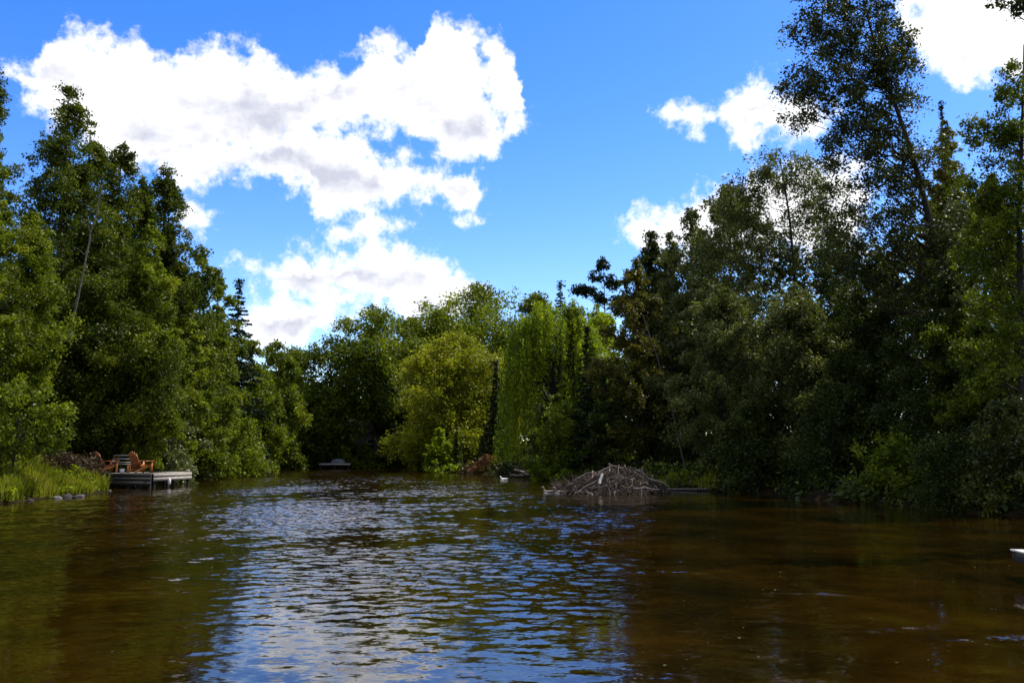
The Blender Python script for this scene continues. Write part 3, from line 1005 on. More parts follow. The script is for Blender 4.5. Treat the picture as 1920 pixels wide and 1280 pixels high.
log('dead_tree', [P3(128, 640, 42.3), P3(146, 560, 42.2), P3(166, 460, 42.0), P3(180, 400, 41.9), P3(191, 355, 41.8)], .055, .022, PALEBARK,
    'bare pale dead trunk slanting in front of the left cedars', 'dead tree', 4, 1)
lx, lz = at(1292, 893, 43)
log('leaning_birch', [(lx, 43, float(ground(lx, 43)) - .1), P3(1270, 810, 42.6), P3(1252, 730, 42.3), P3(1232, 670, 42), P3(1205, 590, 41.8)], .05, .018, MIDBARK,
    'thin pale birch trunk leaning left behind the stick lodge', 'dead tree', 5, 2)
log('waterline_log', [P3(1235, 917, 40.5), P3(1300, 916, 40.2), P3(1370, 916, 39.6), P3(1445, 918, 38.8)], .05, .03, PALEBARK,
    'long pale log lying along the waterline right of the stick lodge', 'log', 3, 3)
log('sunken_log', [P3(1660, 940, 29.2), P3(1580, 930, 31.3), P3(1500, 923, 33.6)], .06, .035, BARK,
    'thin dark log in the shaded water under the hemlocks', 'log', 2, 6)


# driftwood pile
DG = 'driftwood logs on the point'
drift = [((958, 893, 60), (1030, 893, 58.5), .14, 'long dark driftwood log lowest on the pile beside the white gull'),
         ((975, 884, 60.2), (1045, 889, 57.8), .11, 'grey driftwood log slanting across the top of the pile'),
         ((985, 890, 58.8), (1060, 895, 56.2), .12, 'grey driftwood log ending near the small yellow weeds'),
         ((965, 880, 61), (990, 891, 59.2), .08, 'short steep driftwood piece at the left end of the pile'),
         ((1000, 879, 60), (1012, 893, 58.3), .07, 'thin driftwood piece standing up in the middle of the pile')]
for i, (a, b, r, lab) in enumerate(drift):
    o = log('driftwood_log', [P3(*a), tuple((np.array(P3(*a)) + np.array(P3(*b))) / 2 + np.array([0, 0, .06])), P3(*b)], r, r * .6, PALEBARK if i in (1, 3) else BARK, lab, 'driftwood', 2, 20 + i)
    o['group'] = DG


# ------------------------------------------------------------------ beaver lodge
def lodge():
    rng = np.random.default_rng(17)
    D0 = 38.2
    cx, _ = at(1148, 900, D0)
    o = empty('beaver_lodge', (cx, D0, 0))
    tag(o, 'domed beaver lodge of heaped grey and brown sticks standing in the water', 'beaver lodge')
    rx, ry, h = 2.2, 1.5, .84
    # mud core
    nu, nv = 40, 12
    V = []
    for j in range(nv):
        f = j / (nv - 1)
        for i in range(nu):
            a = i / nu * 2 * PI
            k = (1 - f) * (1 + .08 * math.sin(3 * a) + .06 * math.sin(5 * a + 1)) * .9
            V.append((rx * k * math.cos(a), ry * k * math.sin(a), -.25 + (h + .02) * (1 - k ** 2.3) + .04 * math.sin(a * 7 + j)))
    F = [[j * nu + i, j * nu + (i + 1) % nu, (j + 1) * nu + (i + 1) % nu, (j + 1) * nu + i] for j in range(nv - 1) for i in range(nu)]
    link('mud_core', raw_mesh('mud_core', V, F, smooth=True), MUD, o)

    def surf(a, k):
        return np.array([rx * k * math.cos(a), ry * k * math.sin(a), max(0, h * (1 - k ** 2.4) * (1 + .16 * math.cos(a)))])

    def stick_pts(big):
        a = rng.random() * 2 * PI
        if big and rng.random() < .75:
            a = rng.uniform(PI + .1, 2 * PI - .1)
        k = rng.random() ** .6 * 1.12
        p = surf(a, min(k, 1.0))
        if k > 1:
            p[:2] *= k
        p[2] += rng.uniform(.02, .13)
        ln = rng.uniform(.5, 1.5) if big else rng.uniform(.25, .8)
        tang = np.array([-math.sin(a), math.cos(a), 0])
        rad = np.array([math.cos(a) * rx, math.sin(a) * ry, -h * 1.1])
        rad /= np.linalg.norm(rad)
        if k < .35:
            rad = np.array([math.cos(a), math.sin(a), -.1])
        d = unit(tang * rng.normal() + rad * rng.normal() * .9 + np.array([0, 0, rng.normal() * .20]))
        p0, p1 = p - d * ln / 2, p + d * ln / 2
        p0[2] = max(p0[2], -.12)
        p1[2] = max(p1[2], -.12)
        return p0, p1, (rng.uniform(.016, .034) if big else rng.uniform(.008, .018))
    # 96 sticks that show largest, each a part
    for i in range(96):
        p0, p1, r = stick_pts(True)
        g = Geo()
        g.tube(bent(p0, p1, rng, 6, 0, .035), np.linspace(r, r * .6, 6), 6)
        link('stick', g.mesh('stick', True), STICK, o)
    # one upright stub and a long branch sloping to the right
    for pts, r in (((1205, 905), (1204, 876)), .034), (((1190, 880), (1255, 913)), .026), (((1188, 915), (1238, 917)), .03), (((1178, 918), (1172, 895)), .018):
        a = np.array(P3(*pts[0], D0 - 1.5)) - np.array([cx, D0, 0])
        b = np.array(P3(*pts[1], D0 - 1.5)) - np.array([cx, D0, 0])
        g = Geo()
        g.tube(bent(a, b, rng, 6, 0, .02), np.linspace(r, r * .7, 6), 7)
        s = link('stick', g.mesh('stick', True), PALEBARK, o)
    g = Geo()
    a = np.array(P3(1124, 906, D0 - 1.35)) - np.array([cx, D0, 0])
    b = np.array(P3(1129, 888, D0 - 1.2)) - np.array([cx, D0, 0])
    g.tube(bent(a, b, rng, 6, 0, .02), np.linspace(.055, .05, 6), 8)
    s = link('peeled_stick', g.mesh('peeled_stick', True), WHITEWOOD, o)
    s['label'] = 'short white peeled stick on the front of the lodge'
    g = Geo()
    a = np.array(P3(1122, 886, D0 - .8)) - np.array([cx, D0, 0])
    b = np.array(P3(1145, 873, D0 - .6)) - np.array([cx, D0, 0])
    g.tube(bent(a, b, rng, 6, 0, .03), np.linspace(.035, .03, 6), 7)
    link('peeled_stick', g.mesh('peeled_stick', True), PALEBARK, o)
    g = Geo()
    for i in range(26):
        a = rng.random() * 2 * PI
        k = rng.uniform(.2, .95)
        p = surf(a, k)
        d = np.array([math.cos(a) * rng.uniform(-.3, 1), rng.normal() * .5, rng.uniform(.25, .9)])
        d = d / np.linalg.norm(d) * rng.uniform(.2, .5)
        g.tube(bent(p - d * .3, p + d, rng, 5, 0, .07), np.linspace(.016, .006, 5), 5)
    for i in range(1100):
        p0, p1, r = stick_pts(False)
        g.tube(bent(p0, p1, rng, 4, 0, .05), np.linspace(r, r * .6, 4), 5)
    # low tail of brush trailing left into the water
    for i in range(220):
        x = -rx - rng.random() * .62 + .5
        p = np.array([x, rng.normal() * .5 - .3, rng.random() * .3 * (1 - (-rx - x) / 1.2)])
        d = unit(rng.normal(size=3) * [1, .6, .5]) * rng.uniform(.25, .6)
        g.tube(bent(p - d, p + d, rng, 4, 0, .05), np.linspace(.014, .007, 4), 5)
    s = link('brush', g.mesh('brush', True), STICK, o)
    s['kind'] = 'stuff'


lodge()


# ------------------------------------------------------------------ docks, chairs
def wooden_dock():
    D = 42.4
    xl, _ = at(196, 890, D)
    xr, _ = at(283, 890, D)
    top = at(240, 887, D)[1]
    o = empty('wooden_dock', (xl, D, 0))
    tag(o, 'weathered wooden dock with shade-dark front boards under the two orange chairs', 'dock')
    W = xr - xl
    g = Geo()
    n = 18
    for i in range(n):
        g.box((W * (i + .5) / n, 1.6, top - .02), (W / n - .012, 3.2, .04))
    link('deck', g.mesh('deck'), WOOD_GREY, o)
    g = Geo()
    for k in range(3):
        g.box((W / 2, -.028, top - .09 - k * .19), (W, .045, .18))
    link('front_board', g.mesh('front_board'), WOOD_DARK, o)  # front turned from the sun; its shade is in the dark colour
    for x in (.15, W * .5, W - .09):
        for y in (.12, 3.0):
            g = Geo()
            g.tube([(x, y, -1.0), (x, y, top - .05)], .075, 8)
            link('post', g.mesh('post', True), WOOD_DARK, o)
    return xr, top, D


dock_x, dock_top, dock_D = wooden_dock()


def dock_arm():
    a = np.array([dock_x + .03, dock_D + .2])
    bx, _ = at(358, 890, 46.6)
    b = np.array([bx, 46.6])
    v = b - a
    Ld = np.linalg.norm(v)
    o = empty('dock_arm', (a[0], a[1], 0), math.atan2(v[1], v[0]))
    tag(o, 'pale grey dock arm reaching right over the water from the chairs', 'dock')
    z = dock_top - .02
    g = Geo()
    n = 22
    for i in range(n):
        g.box((Ld * (i + .5) / n, .75, z), (Ld / n - .014, 1.5, .04))
    link('deck', g.mesh('deck'), WOOD_GREY, o)
    g = Geo()
    g.box((Ld / 2, -.025, z - .10), (Ld, .045, .17))
    g.box((Ld / 2, -.025, z - .275), (Ld, .045, .165))
    link('side_board', g.mesh('side_board'), WOOD_GREY, o)
    g = Geo()
    g.box((Ld + .025, .75, z - .12), (.045, 1.5, .28))
    link('end_board', g.mesh('end_board'), WOOD_GREY, o)
    g = Geo()
    g.box((Ld - .2, .1, z + .07), (.16, .16, .1))
    link('cleat', g.mesh('cleat'), WOOD_GREY, o)
    for x, y in ((.3, .1), (Ld * .42, .1), (Ld - .12, .1), (.3, 1.4), (Ld - .12, 1.4)):
        g = Geo()
        g.tube([(x, y, -1.0), (x, y, z - .03)], .07, 8)
        link('post', g.mesh('post', True), WOOD_DARK, o)
    g = Geo()
    g.tube([(Ld * .33, -.16, .14), (Ld * .33, -.16, .2), (Ld * .33, -.16, .4), (Ld * .33, -.16, .47)], [.03, .075, .075, .03], 10)
    fl = link('fender', g.mesh('fender', True), WHITEWOOD, o)


dock_arm()


def make_chair():
    """slatted garden armchair with a tall fan back; front faces local -y"""
    o = empty('garden_chair', (0, 0, 0))
    g = Geo()
    for k in range(6):
        g.box((0, -.30 + k * .1, .36 - k * .022), (.54, .085, .022), rot(.22))
    link('seat', g.mesh('seat'), WOOD_STAIN, o)
    g = Geo()
    for k in range(5):
        hgt = (.72, .80, .84, .80, .72)[k]
        ax = -.24 + k * .12
        M = rot(-.40)
        c = np.array([ax, .26, .25]) + M @ np.array([0, 0, hgt / 2])
        g.box(c, (.11, .022, hgt), M)
    for zz in (.25, .60):
        c = np.array([0, .285, .25]) + rot(-.40) @ np.array([0, 0, zz])
        g.box(c, (.58, .03, .07), rot(-.40))
    link('backrest', g.mesh('backrest'), WOOD_STAIN, o)
    for s in (-1, 1):
        g = Geo()
        g.box((s * .345, -.04, .575), (.15, .74, .024))
        link('armrest', g.mesh('armrest'), WOOD_STAIN, o)
        g = Geo()
        g.box((s * .30, -.34, .28), (.03, .10, .56))
        link('leg', g.mesh('leg'), WOOD_STAIN, o)
        g = Geo()
        g.box((s * .268, .10, .22), (.028, .98, .12), rot(-.33))
        link('leg', g.mesh('leg'), WOOD_STAIN, o)
        g = Geo()
        g.box((s * .31, .30, .42), (.026, .06, .29))
        link('arm_support', g.mesh('arm_support'), WOOD_STAIN, o)
    return o


CG = 'orange garden chairs on the dock'
ch = make_chair()
tag(ch, 'orange garden chair at the right end of the dock, beside the pale dock arm', 'chair', CG)
x, _ = at(265, 880, 43.1)
ch.location = (x, 43.1, dock_top + .003)
ch.rotation_euler = (0, 0, math.radians(150))
c2 = copy_thing(ch)
c2['label'] = 'orange wooden garden chair beside the grass, left of the slatted bench'
x, _ = at(200, 880, 43.3)
c2.location = (x, 43.3, dock_top + .003)
c2.rotation_euler = (0, 0, math.radians(140))


def bench():
    D = 44.0
    x, _ = at(226, 880, D)
    o = empty('slatted_bench', (x, D, dock_top + .003), math.radians(6))
    tag(o, 'slatted bench with sunlit pale slats between the two orange chairs', 'bench')
    g = Geo()
    for k in range(3):
        g.box((0, .1 + k * .1, .50 + k * .17), (.95, .12, .025), rot(.35))
    link('backrest', g.mesh('backrest'), WOOD_GREY, o)
    g = Geo()
    for k in range(3):
        g.box((0, -.28 + k * .12, .40), (.95, .10, .025))
    link('seat', g.mesh('seat'), WOOD_GREY, o)
    for s in (-1, 1):
        for y in (-.28, .06):
            g = Geo()
            g.box((s * .42, y, .195), (.05, .05, .385))
            link('leg', g.mesh('leg'), WOOD_STAIN, o)
        g = Geo()
        g.box((s * .42, .21, .60), (.04, .05, .52), rot(-.5))
        link('back_post', g.mesh('back_post'), WOOD_STAIN, o)


bench()


def bucket():
    D = 42.75
    x, _ = at(229, 880, D)
    o = empty('white_bucket', (x, D, dock_top + .002))
    tag(o, 'small white bucket on the dock edge between the orange chairs', 'bucket')
    g = Geo()
    g.tube([(0, 0, 0), (0, 0, .01), (0, 0, .2), (0, 0, .205), (0, 0, .19), (0, 0, .03)], [.02, .095, .12, .128, .112, .08], 14)
    link('pail', g.mesh('pail', True), noise_mat('white_plastic', [(.3, (.72, .72, .70)), (.7, (.8, .8, .78))], 3, rough=.4), o)
    g = Geo()
    a = np.linspace(0, PI, 9)
    g.tube(np.stack([.122 * np.cos(a), .06 * np.sin(a), .2 + .07 * np.sin(a)], 1), .006, 5)
    link('handle', g.mesh('handle', True), WOOD_DARK, o)


bucket()


def near_dock():
    x0, z = at(1898, 1033, 12.0)
    o = empty('swim_platform', (x0, 12.0, 0), math.radians(-7))
    tag(o, 'corner of a pale planked floating platform at the right edge', 'floating dock')
    g = Geo()
    for i in range(16):
        g.box((2.2 / 2 + .06, -.12 - .16 * i - .08, z - .025), (2.1, .145, .03))
    link('deck', g.mesh('deck'), WOOD_GREY, o)
    g = Geo()
    g.box((1.1, -.035, z - .06), (2.2, .07, .13))
    g.box((.035, -1.36, z - .06), (.07, 2.58, .13))
    link('frame', g.mesh('frame'), WOOD_DARK, o)  # shadow on the sides is put in as dark wood under the pale trim
    g = Geo()
    g.box((1.1, -.035, z + .018), (2.24, .09, .022))
    g.box((.035, -1.40, z + .018), (.09, 2.62, .022))
    link('edge_trim', g.mesh('edge_trim'), WHITEWOOD, o)
    for y in (-.4, -2.2):
        g = Geo()
        g.box((1.15, y, .06), (1.9, .5, .26))
        link('float', g.mesh('float'), WOOD_DARK, o)


near_dock()


def far_jetties():
    D = 99
    xl, zt = at(598, 868, D)
    xr, _ = at(657, 868, D)
    zt = max(zt, .45)
    o = empty('far_jetty', (xl, D, 0))
    tag(o, 'thin grey jetty in the dark shade of the far bend', 'jetty')
    g = Geo()
    n = 20
    for i in range(n):
        g.box(((xr - xl) * (i + .5) / n, .8, zt), ((xr - xl) / n - .02, 1.6, .06))
    link('deck', g.mesh('deck'), WOOD_DARK, o)
    g = Geo()
    g.box(((xr - xl) / 2, -.03, zt - .12), (xr - xl, .05, .2))
    link('side_board', g.mesh('side_board'), WOOD_GREY, o)
    for x in (.2, (xr - xl) / 2, xr - xl - .2):
        g = Geo()
        g.tube([(x, .1, -1), (x, .1, zt - .04)], .07, 7)
        link('post', g.mesh('post', True), WOOD_DARK, o)
    # an upturned rowing boat resting on the jetty
    x, _ = at(634, 862, D + .9)
    b = empty('rowing_boat', (x, D + .9, zt + .033))
    tag(b, 'small upturned bluish rowing boat on the far jetty', 'boat')
    b.scale = (.62, .7, .8)
    V, F = [], []
    nu, nv = 11, 9
    for i in range(nu):
        t = i / (nu - 1)
        w = .5 * math.sin(PI * (.08 + .84 * t)) ** .7
        for j in range(nv):
            a = PI * j / (nv - 1)
            V.append((-1.2 + 2.4 * t, w * math.cos(a), .5 * (.55 + .45 * math.sin(PI * t)) * math.sin(a) ** .7))
    for i in range(nu - 1):
        for j in range(nv - 1):
            F.append([i * nv + j, i * nv + j + 1, (i + 1) * nv + j + 1, (i + 1) * nv + j])
    link('hull', raw_mesh('hull', V, F, smooth=True), noise_mat('blue_hull', [(.3, (.05, .07, .10)), (.7, (.10, .13, .17))], 2, rough=.4), b)
    g = Geo()
    g.box((0, 0, .515), (2.0, .05, .05))
    link('keel', g.mesh('keel'), WOOD_GREY, b)
    D = 84
    xl, _ = at(487, 868, D)
    xr, _ = at(509, 868, D)
    o = empty('small_jetty', (xl, D, 0))
    tag(o, 'short pale jetty under the alder shrub beyond the left bank', 'jetty')
    g = Geo()
    for i in range(8):
        g.box(((xr - xl) * (i + .5) / 8, .8, .62), ((xr - xl) / 8 - .015, 1.6, .06))
    link('deck', g.mesh('deck'), WOOD_GREY, o)
    for x in (.1, xr - xl - .1):
        g = Geo()
        g.tube([(x, .1, -1), (x, .1, .58)], .08, 7)
        link('post', g.mesh('post', True), WOOD_DARK, o)


far_jetties()


def house():
    D = 109
    xl, _ = at(640, 800, D)
    xr, _ = at(722, 800, D)
    z0 = float(ground((xl + xr) / 2, D)) - .2
    zw = at(690, 808, D)[1]
    zr = at(690, 788, D)[1]
    o = empty('cottage', ((xl + xr) / 2, D, z0))
    tag(o, 'stone cottage with a low roof half hidden behind the far trees', 'house')
    W = xr - xl
    Hh = zw - z0
    stone = noise_mat('cottage_stone', [(.3, (.15, .14, .13)), (.7, (.34, .31, .28))], 1.6, detail=6)
    g = Geo()
    g.box((0, 3, Hh / 2), (W, 6, Hh))
    link('wall', g.mesh('wall'), stone, o)
    g = Geo()
    r = zr - zw + .9
    V = [(-W / 2 - .4, -.5, Hh + .003), (W / 2 + .4, -.5, Hh + .003), (W / 2 + .4, 6.5, Hh + .003), (-W / 2 - .4, 6.5, Hh + .003), (-W / 2 - .4, 3, Hh + r), (W / 2 + .4, 3, Hh + r)]
    rf = raw_mesh('roof', V + [V[0], V[3]], [[0, 1, 5, 4], [2, 3, 4, 5], [0, 3, 2, 1]])
    link('roof', rf, noise_mat('roof_shingle', [(.3, (.16, .13, .12)), (.7, (.30, .26, .24))], 3, stretch=(1, 4, 4)), o)
    for x in (-W * .28, W * .2):
        g = Geo()
        g.box((x, -.03, Hh * .6), (1.1, .05, 1.2))
        w = link('window', g.mesh('window'), WHITEWOOD, o)
        g = Geo()
        g.box((x, -.07, Hh * .6), (.92, .02, 1.02))
        link('pane', g.mesh('pane'), noise_mat('dark_glass', [(.3, (.02, .025, .03)), (.7, (.03, .035, .04))], 1, rough=.08, spec=.6), w)


house()


# ------------------------------------------------------------------ stones
def stones():
    rng = np.random.default_rng(23)
    G = 'stones at the edge of the grassy point'
    spots = [(38, 938, 31.0, .24), (58, 936, 31.4, .18), (108, 932, 33, .30), (126, 928, 33.8, .38), (140, 931, 33.4, .22), (150, 929, 34.2, .30), (172, 924, 37.2, .2), (186, 923, 38.4, .26), (205, 921, 39.8, .18)]
    labs = ['flat grey stone nearest the left edge under the bright grass', 'small grey stone second from the left edge at the waterline', 'low grey stone left of the biggest bank stone',
            'biggest pale stone at the foot of the bright grass', 'small stone in the water just in front of the biggest bank stone', 'rounded stone right of the biggest bank stone',
            'small pale stone near the right end of the grass', 'pale stone below the left end of the dark dock boards', 'last small stone towards the dock posts']
    for (px, py, D, s), lab in zip(spots, labs):
        s *= .48
        x, _ = at(px, py, D)
        nu, nv = 14, 8
        V = []
        ph = rng.random(6) * 6
        for j in range(nv + 1):
            th = PI * j / nv
            for i in range(nu):
                a = 2 * PI * i / nu
                r = s * (1 + .16 * math.sin(2 * a + ph[0]) * math.sin(th) + .12 * math.sin(3 * a + ph[1] + th * 2) * math.sin(th) + .08 * math.sin(5 * a + ph[2]) * math.sin(th))
                V.append((1.25 * r * math.sin(th) * math.cos(a), r * math.sin(th) * math.sin(a), .72 * r * math.cos(th)))
        F = [[j * nu + i, (j + 1) * nu + i, (j + 1) * nu + (i + 1) % nu, j * nu + (i + 1) % nu] for j in range(nv) for i in range(nu)]
        o = link('bank_stone', raw_mesh('bank_stone', V, F), STONE, None, (x, D, min(.12, max(.0, float(ground(x, D)))) + s * .02))
        o.rotation_euler = (rng.normal() * .2, rng.normal() * .2, rng.random() * 6)
        tag(o, lab, 'stone', G)


stones()


# ------------------------------------------------------------------ birds on the water
def bird_mesh(neck, name):
    path = np.array([(-.30, 0, .115), (-.26, 0, .105), (-.20, 0, .085), (-.10, 0, .06), (.02, 0, .05), (.12, 0, .06), (.19, 0, .10), (.225, 0, .15), (.235, 0, .20), (.245, 0, .235), (.262, 0, .26), (.285, 0, .268), (.305, 0, .262), (.318, 0, .255)])
    path[7:, 2] += neck * np.linspace(.4, 1, 7)
    rad = np.array([.008, .03, .065, .10, .115, .105, .075, .05, .040, .040, .047, .048, .036, .012])
    g = Geo()
    g.tube(path, rad, 14)
    return g.mesh(name, True), path


def bird_mat(name, back, side):
    m, nt, out = new_mat(name)
    tc = N(nt, 'ShaderNodeTexCoord')
    sp = N(nt, 'ShaderNodeSeparateXYZ')
    nt.links.new(tc.outputs['Object'], sp.inputs[0])
    n = N(nt, 'ShaderNodeTexNoise')
    n.inputs['Scale'].default_value = 30
    nt.links.new(tc.outputs['Object'], n.inputs['Vector'])
    ma = N(nt, 'ShaderNodeMath', operation='MULTIPLY_ADD')
    nt.links.new(n.outputs['Fac'], ma.inputs[0])
    ma.inputs[1].default_value = .06
    nt.links.new(sp.outputs['Z'], ma.inputs[2])
    r = ramp(nt, [(.10, side), (.14, back)])
    nt.links.new(ma.outputs[0], r.inputs[0])
    p = N(nt, 'ShaderNodeBsdfPrincipled')
    p.inputs['Roughness'].default_value = .6
    nt.links.new(r.outputs[0], p.inputs['Base Color'])
    nt.links.new(p.outputs[0], out.inputs[0])
    return m


BILL = noise_mat('bill_horn', [(.3, (.25, .17, .04)), (.7, (.35, .24, .06))], 8, rough=.5)


def bird(name, px, py, D, mats, label, cat, scale, rz, neck=0.0, group=None):
    x, _ = at(px, py, D)
    o = empty(name, (x, D, -.02), rz)
    o.scale = (scale,) * 3
    tag(o, label, cat, group)
    me, path = bird_mesh(neck, 'body')
    link('body', me, mats[0], o)
    h = path[-2]
    g = Geo()
    g.tube([h + [0, 0, -.004], h + [.03, 0, -.012], h + [.062, 0, -.016]], [.02, .016, .006], 8)
    link('bill', g.mesh('bill', True), BILL, o)
    for s in (-1, 1):
        g = Geo()
        g.tube([(.10, s * .09, .085), (.0, s * .112, .09), (-.12, s * .10, .10), (-.24, s * .045, .125), (-.30, s * .02, .135)], [.012, .045, .045, .025, .005], 8)
        link('wing', g.mesh('wing', True), mats[1], o)


DUCK = bird_mat('duck_feathers', (.10, .075, .055), (.62, .55, .47))
WING = noise_mat('duck_wing', [(.3, (.035, .027, .02)), (.7, (.10, .08, .06))], 14)
GULL = noise_mat('gull_feathers', [(.3, (.74, .73, .70)), (.7, (.82, .81, .79))], 8)
bird('swimming_duck', 1030, 923, 37.2, (DUCK, WING), 'left of two brown ducks swimming beside the stick lodge', 'duck', 1.0, PI * .96, .02, 'ducks swimming by the lodge')
bird('swimming_duck', 1051, 923, 37.0, (DUCK, WING), 'brown duck nearer the stick lodge, right of the other duck', 'duck', 1.0, PI * 1.03, .0, 'ducks swimming by the lodge')
bird('white_gull', 945, 898, 57.5, (GULL, GULL), 'small white gull on the water left of the driftwood', 'gull', .85, PI, .0)


def floating_leaves():
    rng = np.random.default_rng(8)
    n = 240
    y = 6 + 40 * rng.random(n) ** 1.3
    x = np.where(rng.random(n) < .65, rng.uniform(.05, .56, n) * y, rng.uniform(-.5, .3, n) * y)
    ok = bank_d(x, y) < -.6
    x, y = x[ok], y[ok]
    P = np.stack([x, y, np.full(len(x), .022)], 1)
    V, F = leaf_quads(P, .032, rng, up=14, aspect=.6)
    o = link('floating_leaves', raw_mesh('floating_leaves', V, F, rng.random(len(x))), LM['silver'])
    tag(o, kind='stuff')


floating_leaves()


# ------------------------------------------------------------------ sky
def build_world():
    w = bpy.data.worlds.new('World')
    scene.world = w
    w.use_nodes = True
    nt = w.node_tree
    nt.nodes.clear()
    L = nt.links.new
    out = N(nt, 'ShaderNodeOutputWorld')
    bg = N(nt, 'ShaderNodeBackground')
    bg.inputs['Strength'].default_value = .115
    L(bg.outputs[0], out.inputs[0])
    sky = N(nt, 'ShaderNodeTexSky', sky_type='NISHITA')
    sky.sun_disc = False
    sky.sun_elevation = SUN_EL
    sky.sun_rotation = SUN_AZ
    sky.air_density = 1.0
    sky.dust_density = .3
    sky.ozone_density = 2.0
    hs = N(nt, 'ShaderNodeHueSaturation')
    hs.inputs['Saturation'].default_value = SKY_SAT
    hs.inputs['Value'].default_value = SKY_VAL
    hs.inputs['Hue'].default_value = .518
    L(sky.outputs[0], hs.inputs['Color'])
    tc = N(nt, 'ShaderNodeTexCoord')

    def M(op, a, b=None, c=None, clamp=False):
        n = N(nt, 'ShaderNodeMath', operation=op)
        n.use_clamp = clamp
        for k, v in enumerate((a, b, c)):
            if v is None:
                continue
            if isinstance(v, (int, float)):
                n.inputs[k].default_value = v
            else:
                L(v, n.inputs[k])
        return n.outputs[0]

    def smooth(x, a, b):
        n = N(nt, 'ShaderNodeMapRange', interpolation_type='SMOOTHSTEP')
        L(x, n.inputs['Value'])
        n.inputs['From Min'].default_value = a
        n.inputs['From Max'].default_value = b
        return n.outputs[0]

    def noise(scale, detail, rough=.55, stretch=(1, 1, 1), off=(0, 0, 0), dist=0.0):
        mp = N(nt, 'ShaderNodeMapping')
        mp.inputs['Scale'].default_value = stretch
        mp.inputs['Location'].default_value = off
        L(tc.outputs['Generated'], mp.inputs['Vector'])
        n = N(nt, 'ShaderNodeTexNoise')
        n.inputs['Scale'].default_value = scale
        n.inputs['Detail'].default_value = detail
        n.inputs['Roughness'].default_value = rough
        n.inputs['Distortion'].default_value = dist
        L(mp.outputs[0], n.inputs['Vector'])
        return n

    sp = N(nt, 'ShaderNodeSeparateXYZ')
    L(tc.outputs['Generated'], sp.inputs[0])
    az0 = M('MULTIPLY', M('ARCTAN2', sp.outputs['X'], sp.outputs['Y']), 180 / PI)
    el0 = M('MULTIPLY', M('ARCSINE', sp.outputs['Z']), 180 / PI)
    # billows: warp the cloud outlines
    wn = noise(16, 4, .55)
    ws = N(nt, 'ShaderNodeSeparateColor')
    L(wn.outputs['Color'], ws.inputs[0])
    wn2 = noise(60, 4, .6, off=(3, 1, 2))
    ws2 = N(nt, 'ShaderNodeSeparateColor')
    L(wn2.outputs['Color'], ws2.inputs[0])
    az = M('ADD', M('MULTIPLY_ADD', M('SUBTRACT', ws.outputs[0], .5), 2.2, az0), M('MULTIPLY', M('SUBTRACT', ws2.outputs[0], .5), 1.9))
    el = M('ADD', M('MULTIPLY_ADD', M('SUBTRACT', ws.outputs[1], .5), 2.0, el0), M('MULTIPLY', M('SUBTRACT', ws2.outputs[1], .5), 1.9))

    def azel(px, py):
        u = (px - 960) / FPX
        v = (640 - py) / FPX
        d = Vector((u, math.cos(PITCH) - v * math.sin(PITCH), math.sin(PITCH) + v * math.cos(PITCH))).normalized()
        return math.degrees(math.atan2(d.x, d.y)), math.degrees(math.asin(d.z))

    EMAX = 45.0

    def curve(pts, a0, a1):
        n = N(nt, 'ShaderNodeFloatCurve')
        cv = n.mapping.curves[0]
        P = sorted((azel(x, y) for x, y in pts))
        P = [((a - a0) / (a1 - a0), e / EMAX) for a, e in P]
        P = [(min(1, max(0, a)), min(1, max(0, e))) for a, e in P]
        cv.points[0].location = P[0]
        cv.points[1].location = P[-1]
        for p in P[1:-1]:
            cv.points.new(*p)
        n.mapping.update()
        t = M('MULTIPLY', M('SUBTRACT', az, a0), 1 / (a1 - a0), clamp=True)
        L(t, n.inputs['Value'])
        return M('MULTIPLY', n.outputs[0], EMAX)

    ds, us = [], []
    for top, bot in CLOUDS:
        allp = [azel(x, y)[0] for x, y in top + bot]
        a0, a1 = min(allp), max(allp)
        ct = curve(top, a0, a1)
        cb = curve(bot, a0, a1)
        d = M('MINIMUM', M('SUBTRACT', ct, el), M('SUBTRACT', el, cb))
        d = M('MINIMUM', d, M('MINIMUM', M('SUBTRACT', az, a0), M('SUBTRACT', a1, az)))
        ds.append(d)
        us.append((ct, cb))
    tot = ds[0]
    for d in ds[1:]:
        tot = M('MAXIMUM', tot, d)
    # unseen sky above and behind: cumulus added for reflections and lighting
    gen = noise(2.6, 5, .55, stretch=(1, 1, 1.8), off=(4.2, 0.7, 1.1))
    gd = M('MULTIPLY', M('SUBTRACT', gen.outputs['Fac'], .462), 60)
    outside = M('MAXIMUM', smooth(el0, 31, 40), smooth(M('ABSOLUTE', az0), 36, 48))
    gd = M('SUBTRACT', M('MULTIPLY', M('ADD', gd, 6), outside), 6)
    tot = M('MAXIMUM', tot, gd)
    for hx, hy, hr, hs_ in HOLES:
        a, e = azel(hx, hy)
        da = M('SUBTRACT', az, a)
        de = M('SUBTRACT', el, e)
        q = M('ADD', M('MULTIPLY', M('MULTIPLY', da, da), 1 / hr[0] ** 2), M('MULTIPLY', M('MULTIPLY', de, de), 1 / hr[1] ** 2))
        tot = M('SUBTRACT', tot, M('MULTIPLY', smooth(q, 1.6, .0), hs_))
    fine = noise(42, 6, .62, off=(1, 5, 2))
    wisp = M('MULTIPLY', M('SUBTRACT', fine.outputs['Fac'], .5), 4.6)
    dens = M('ADD', tot, wisp)
    alpha = smooth(dens, -.55, 1.1)
    # cloud shading: bright billows, grey bellies
    belly = noise(6.5, 4, .5, stretch=(1, 1, 2.2), off=(2, 3, 7))
    relief = noise(26, 5, .6, stretch=(1, 1, 1.3), off=(6, 3, 1))
    relief2 = noise(26, 5, .6, stretch=(1, 1, 1.3), off=(6 - .010, 3, 1 - .022))
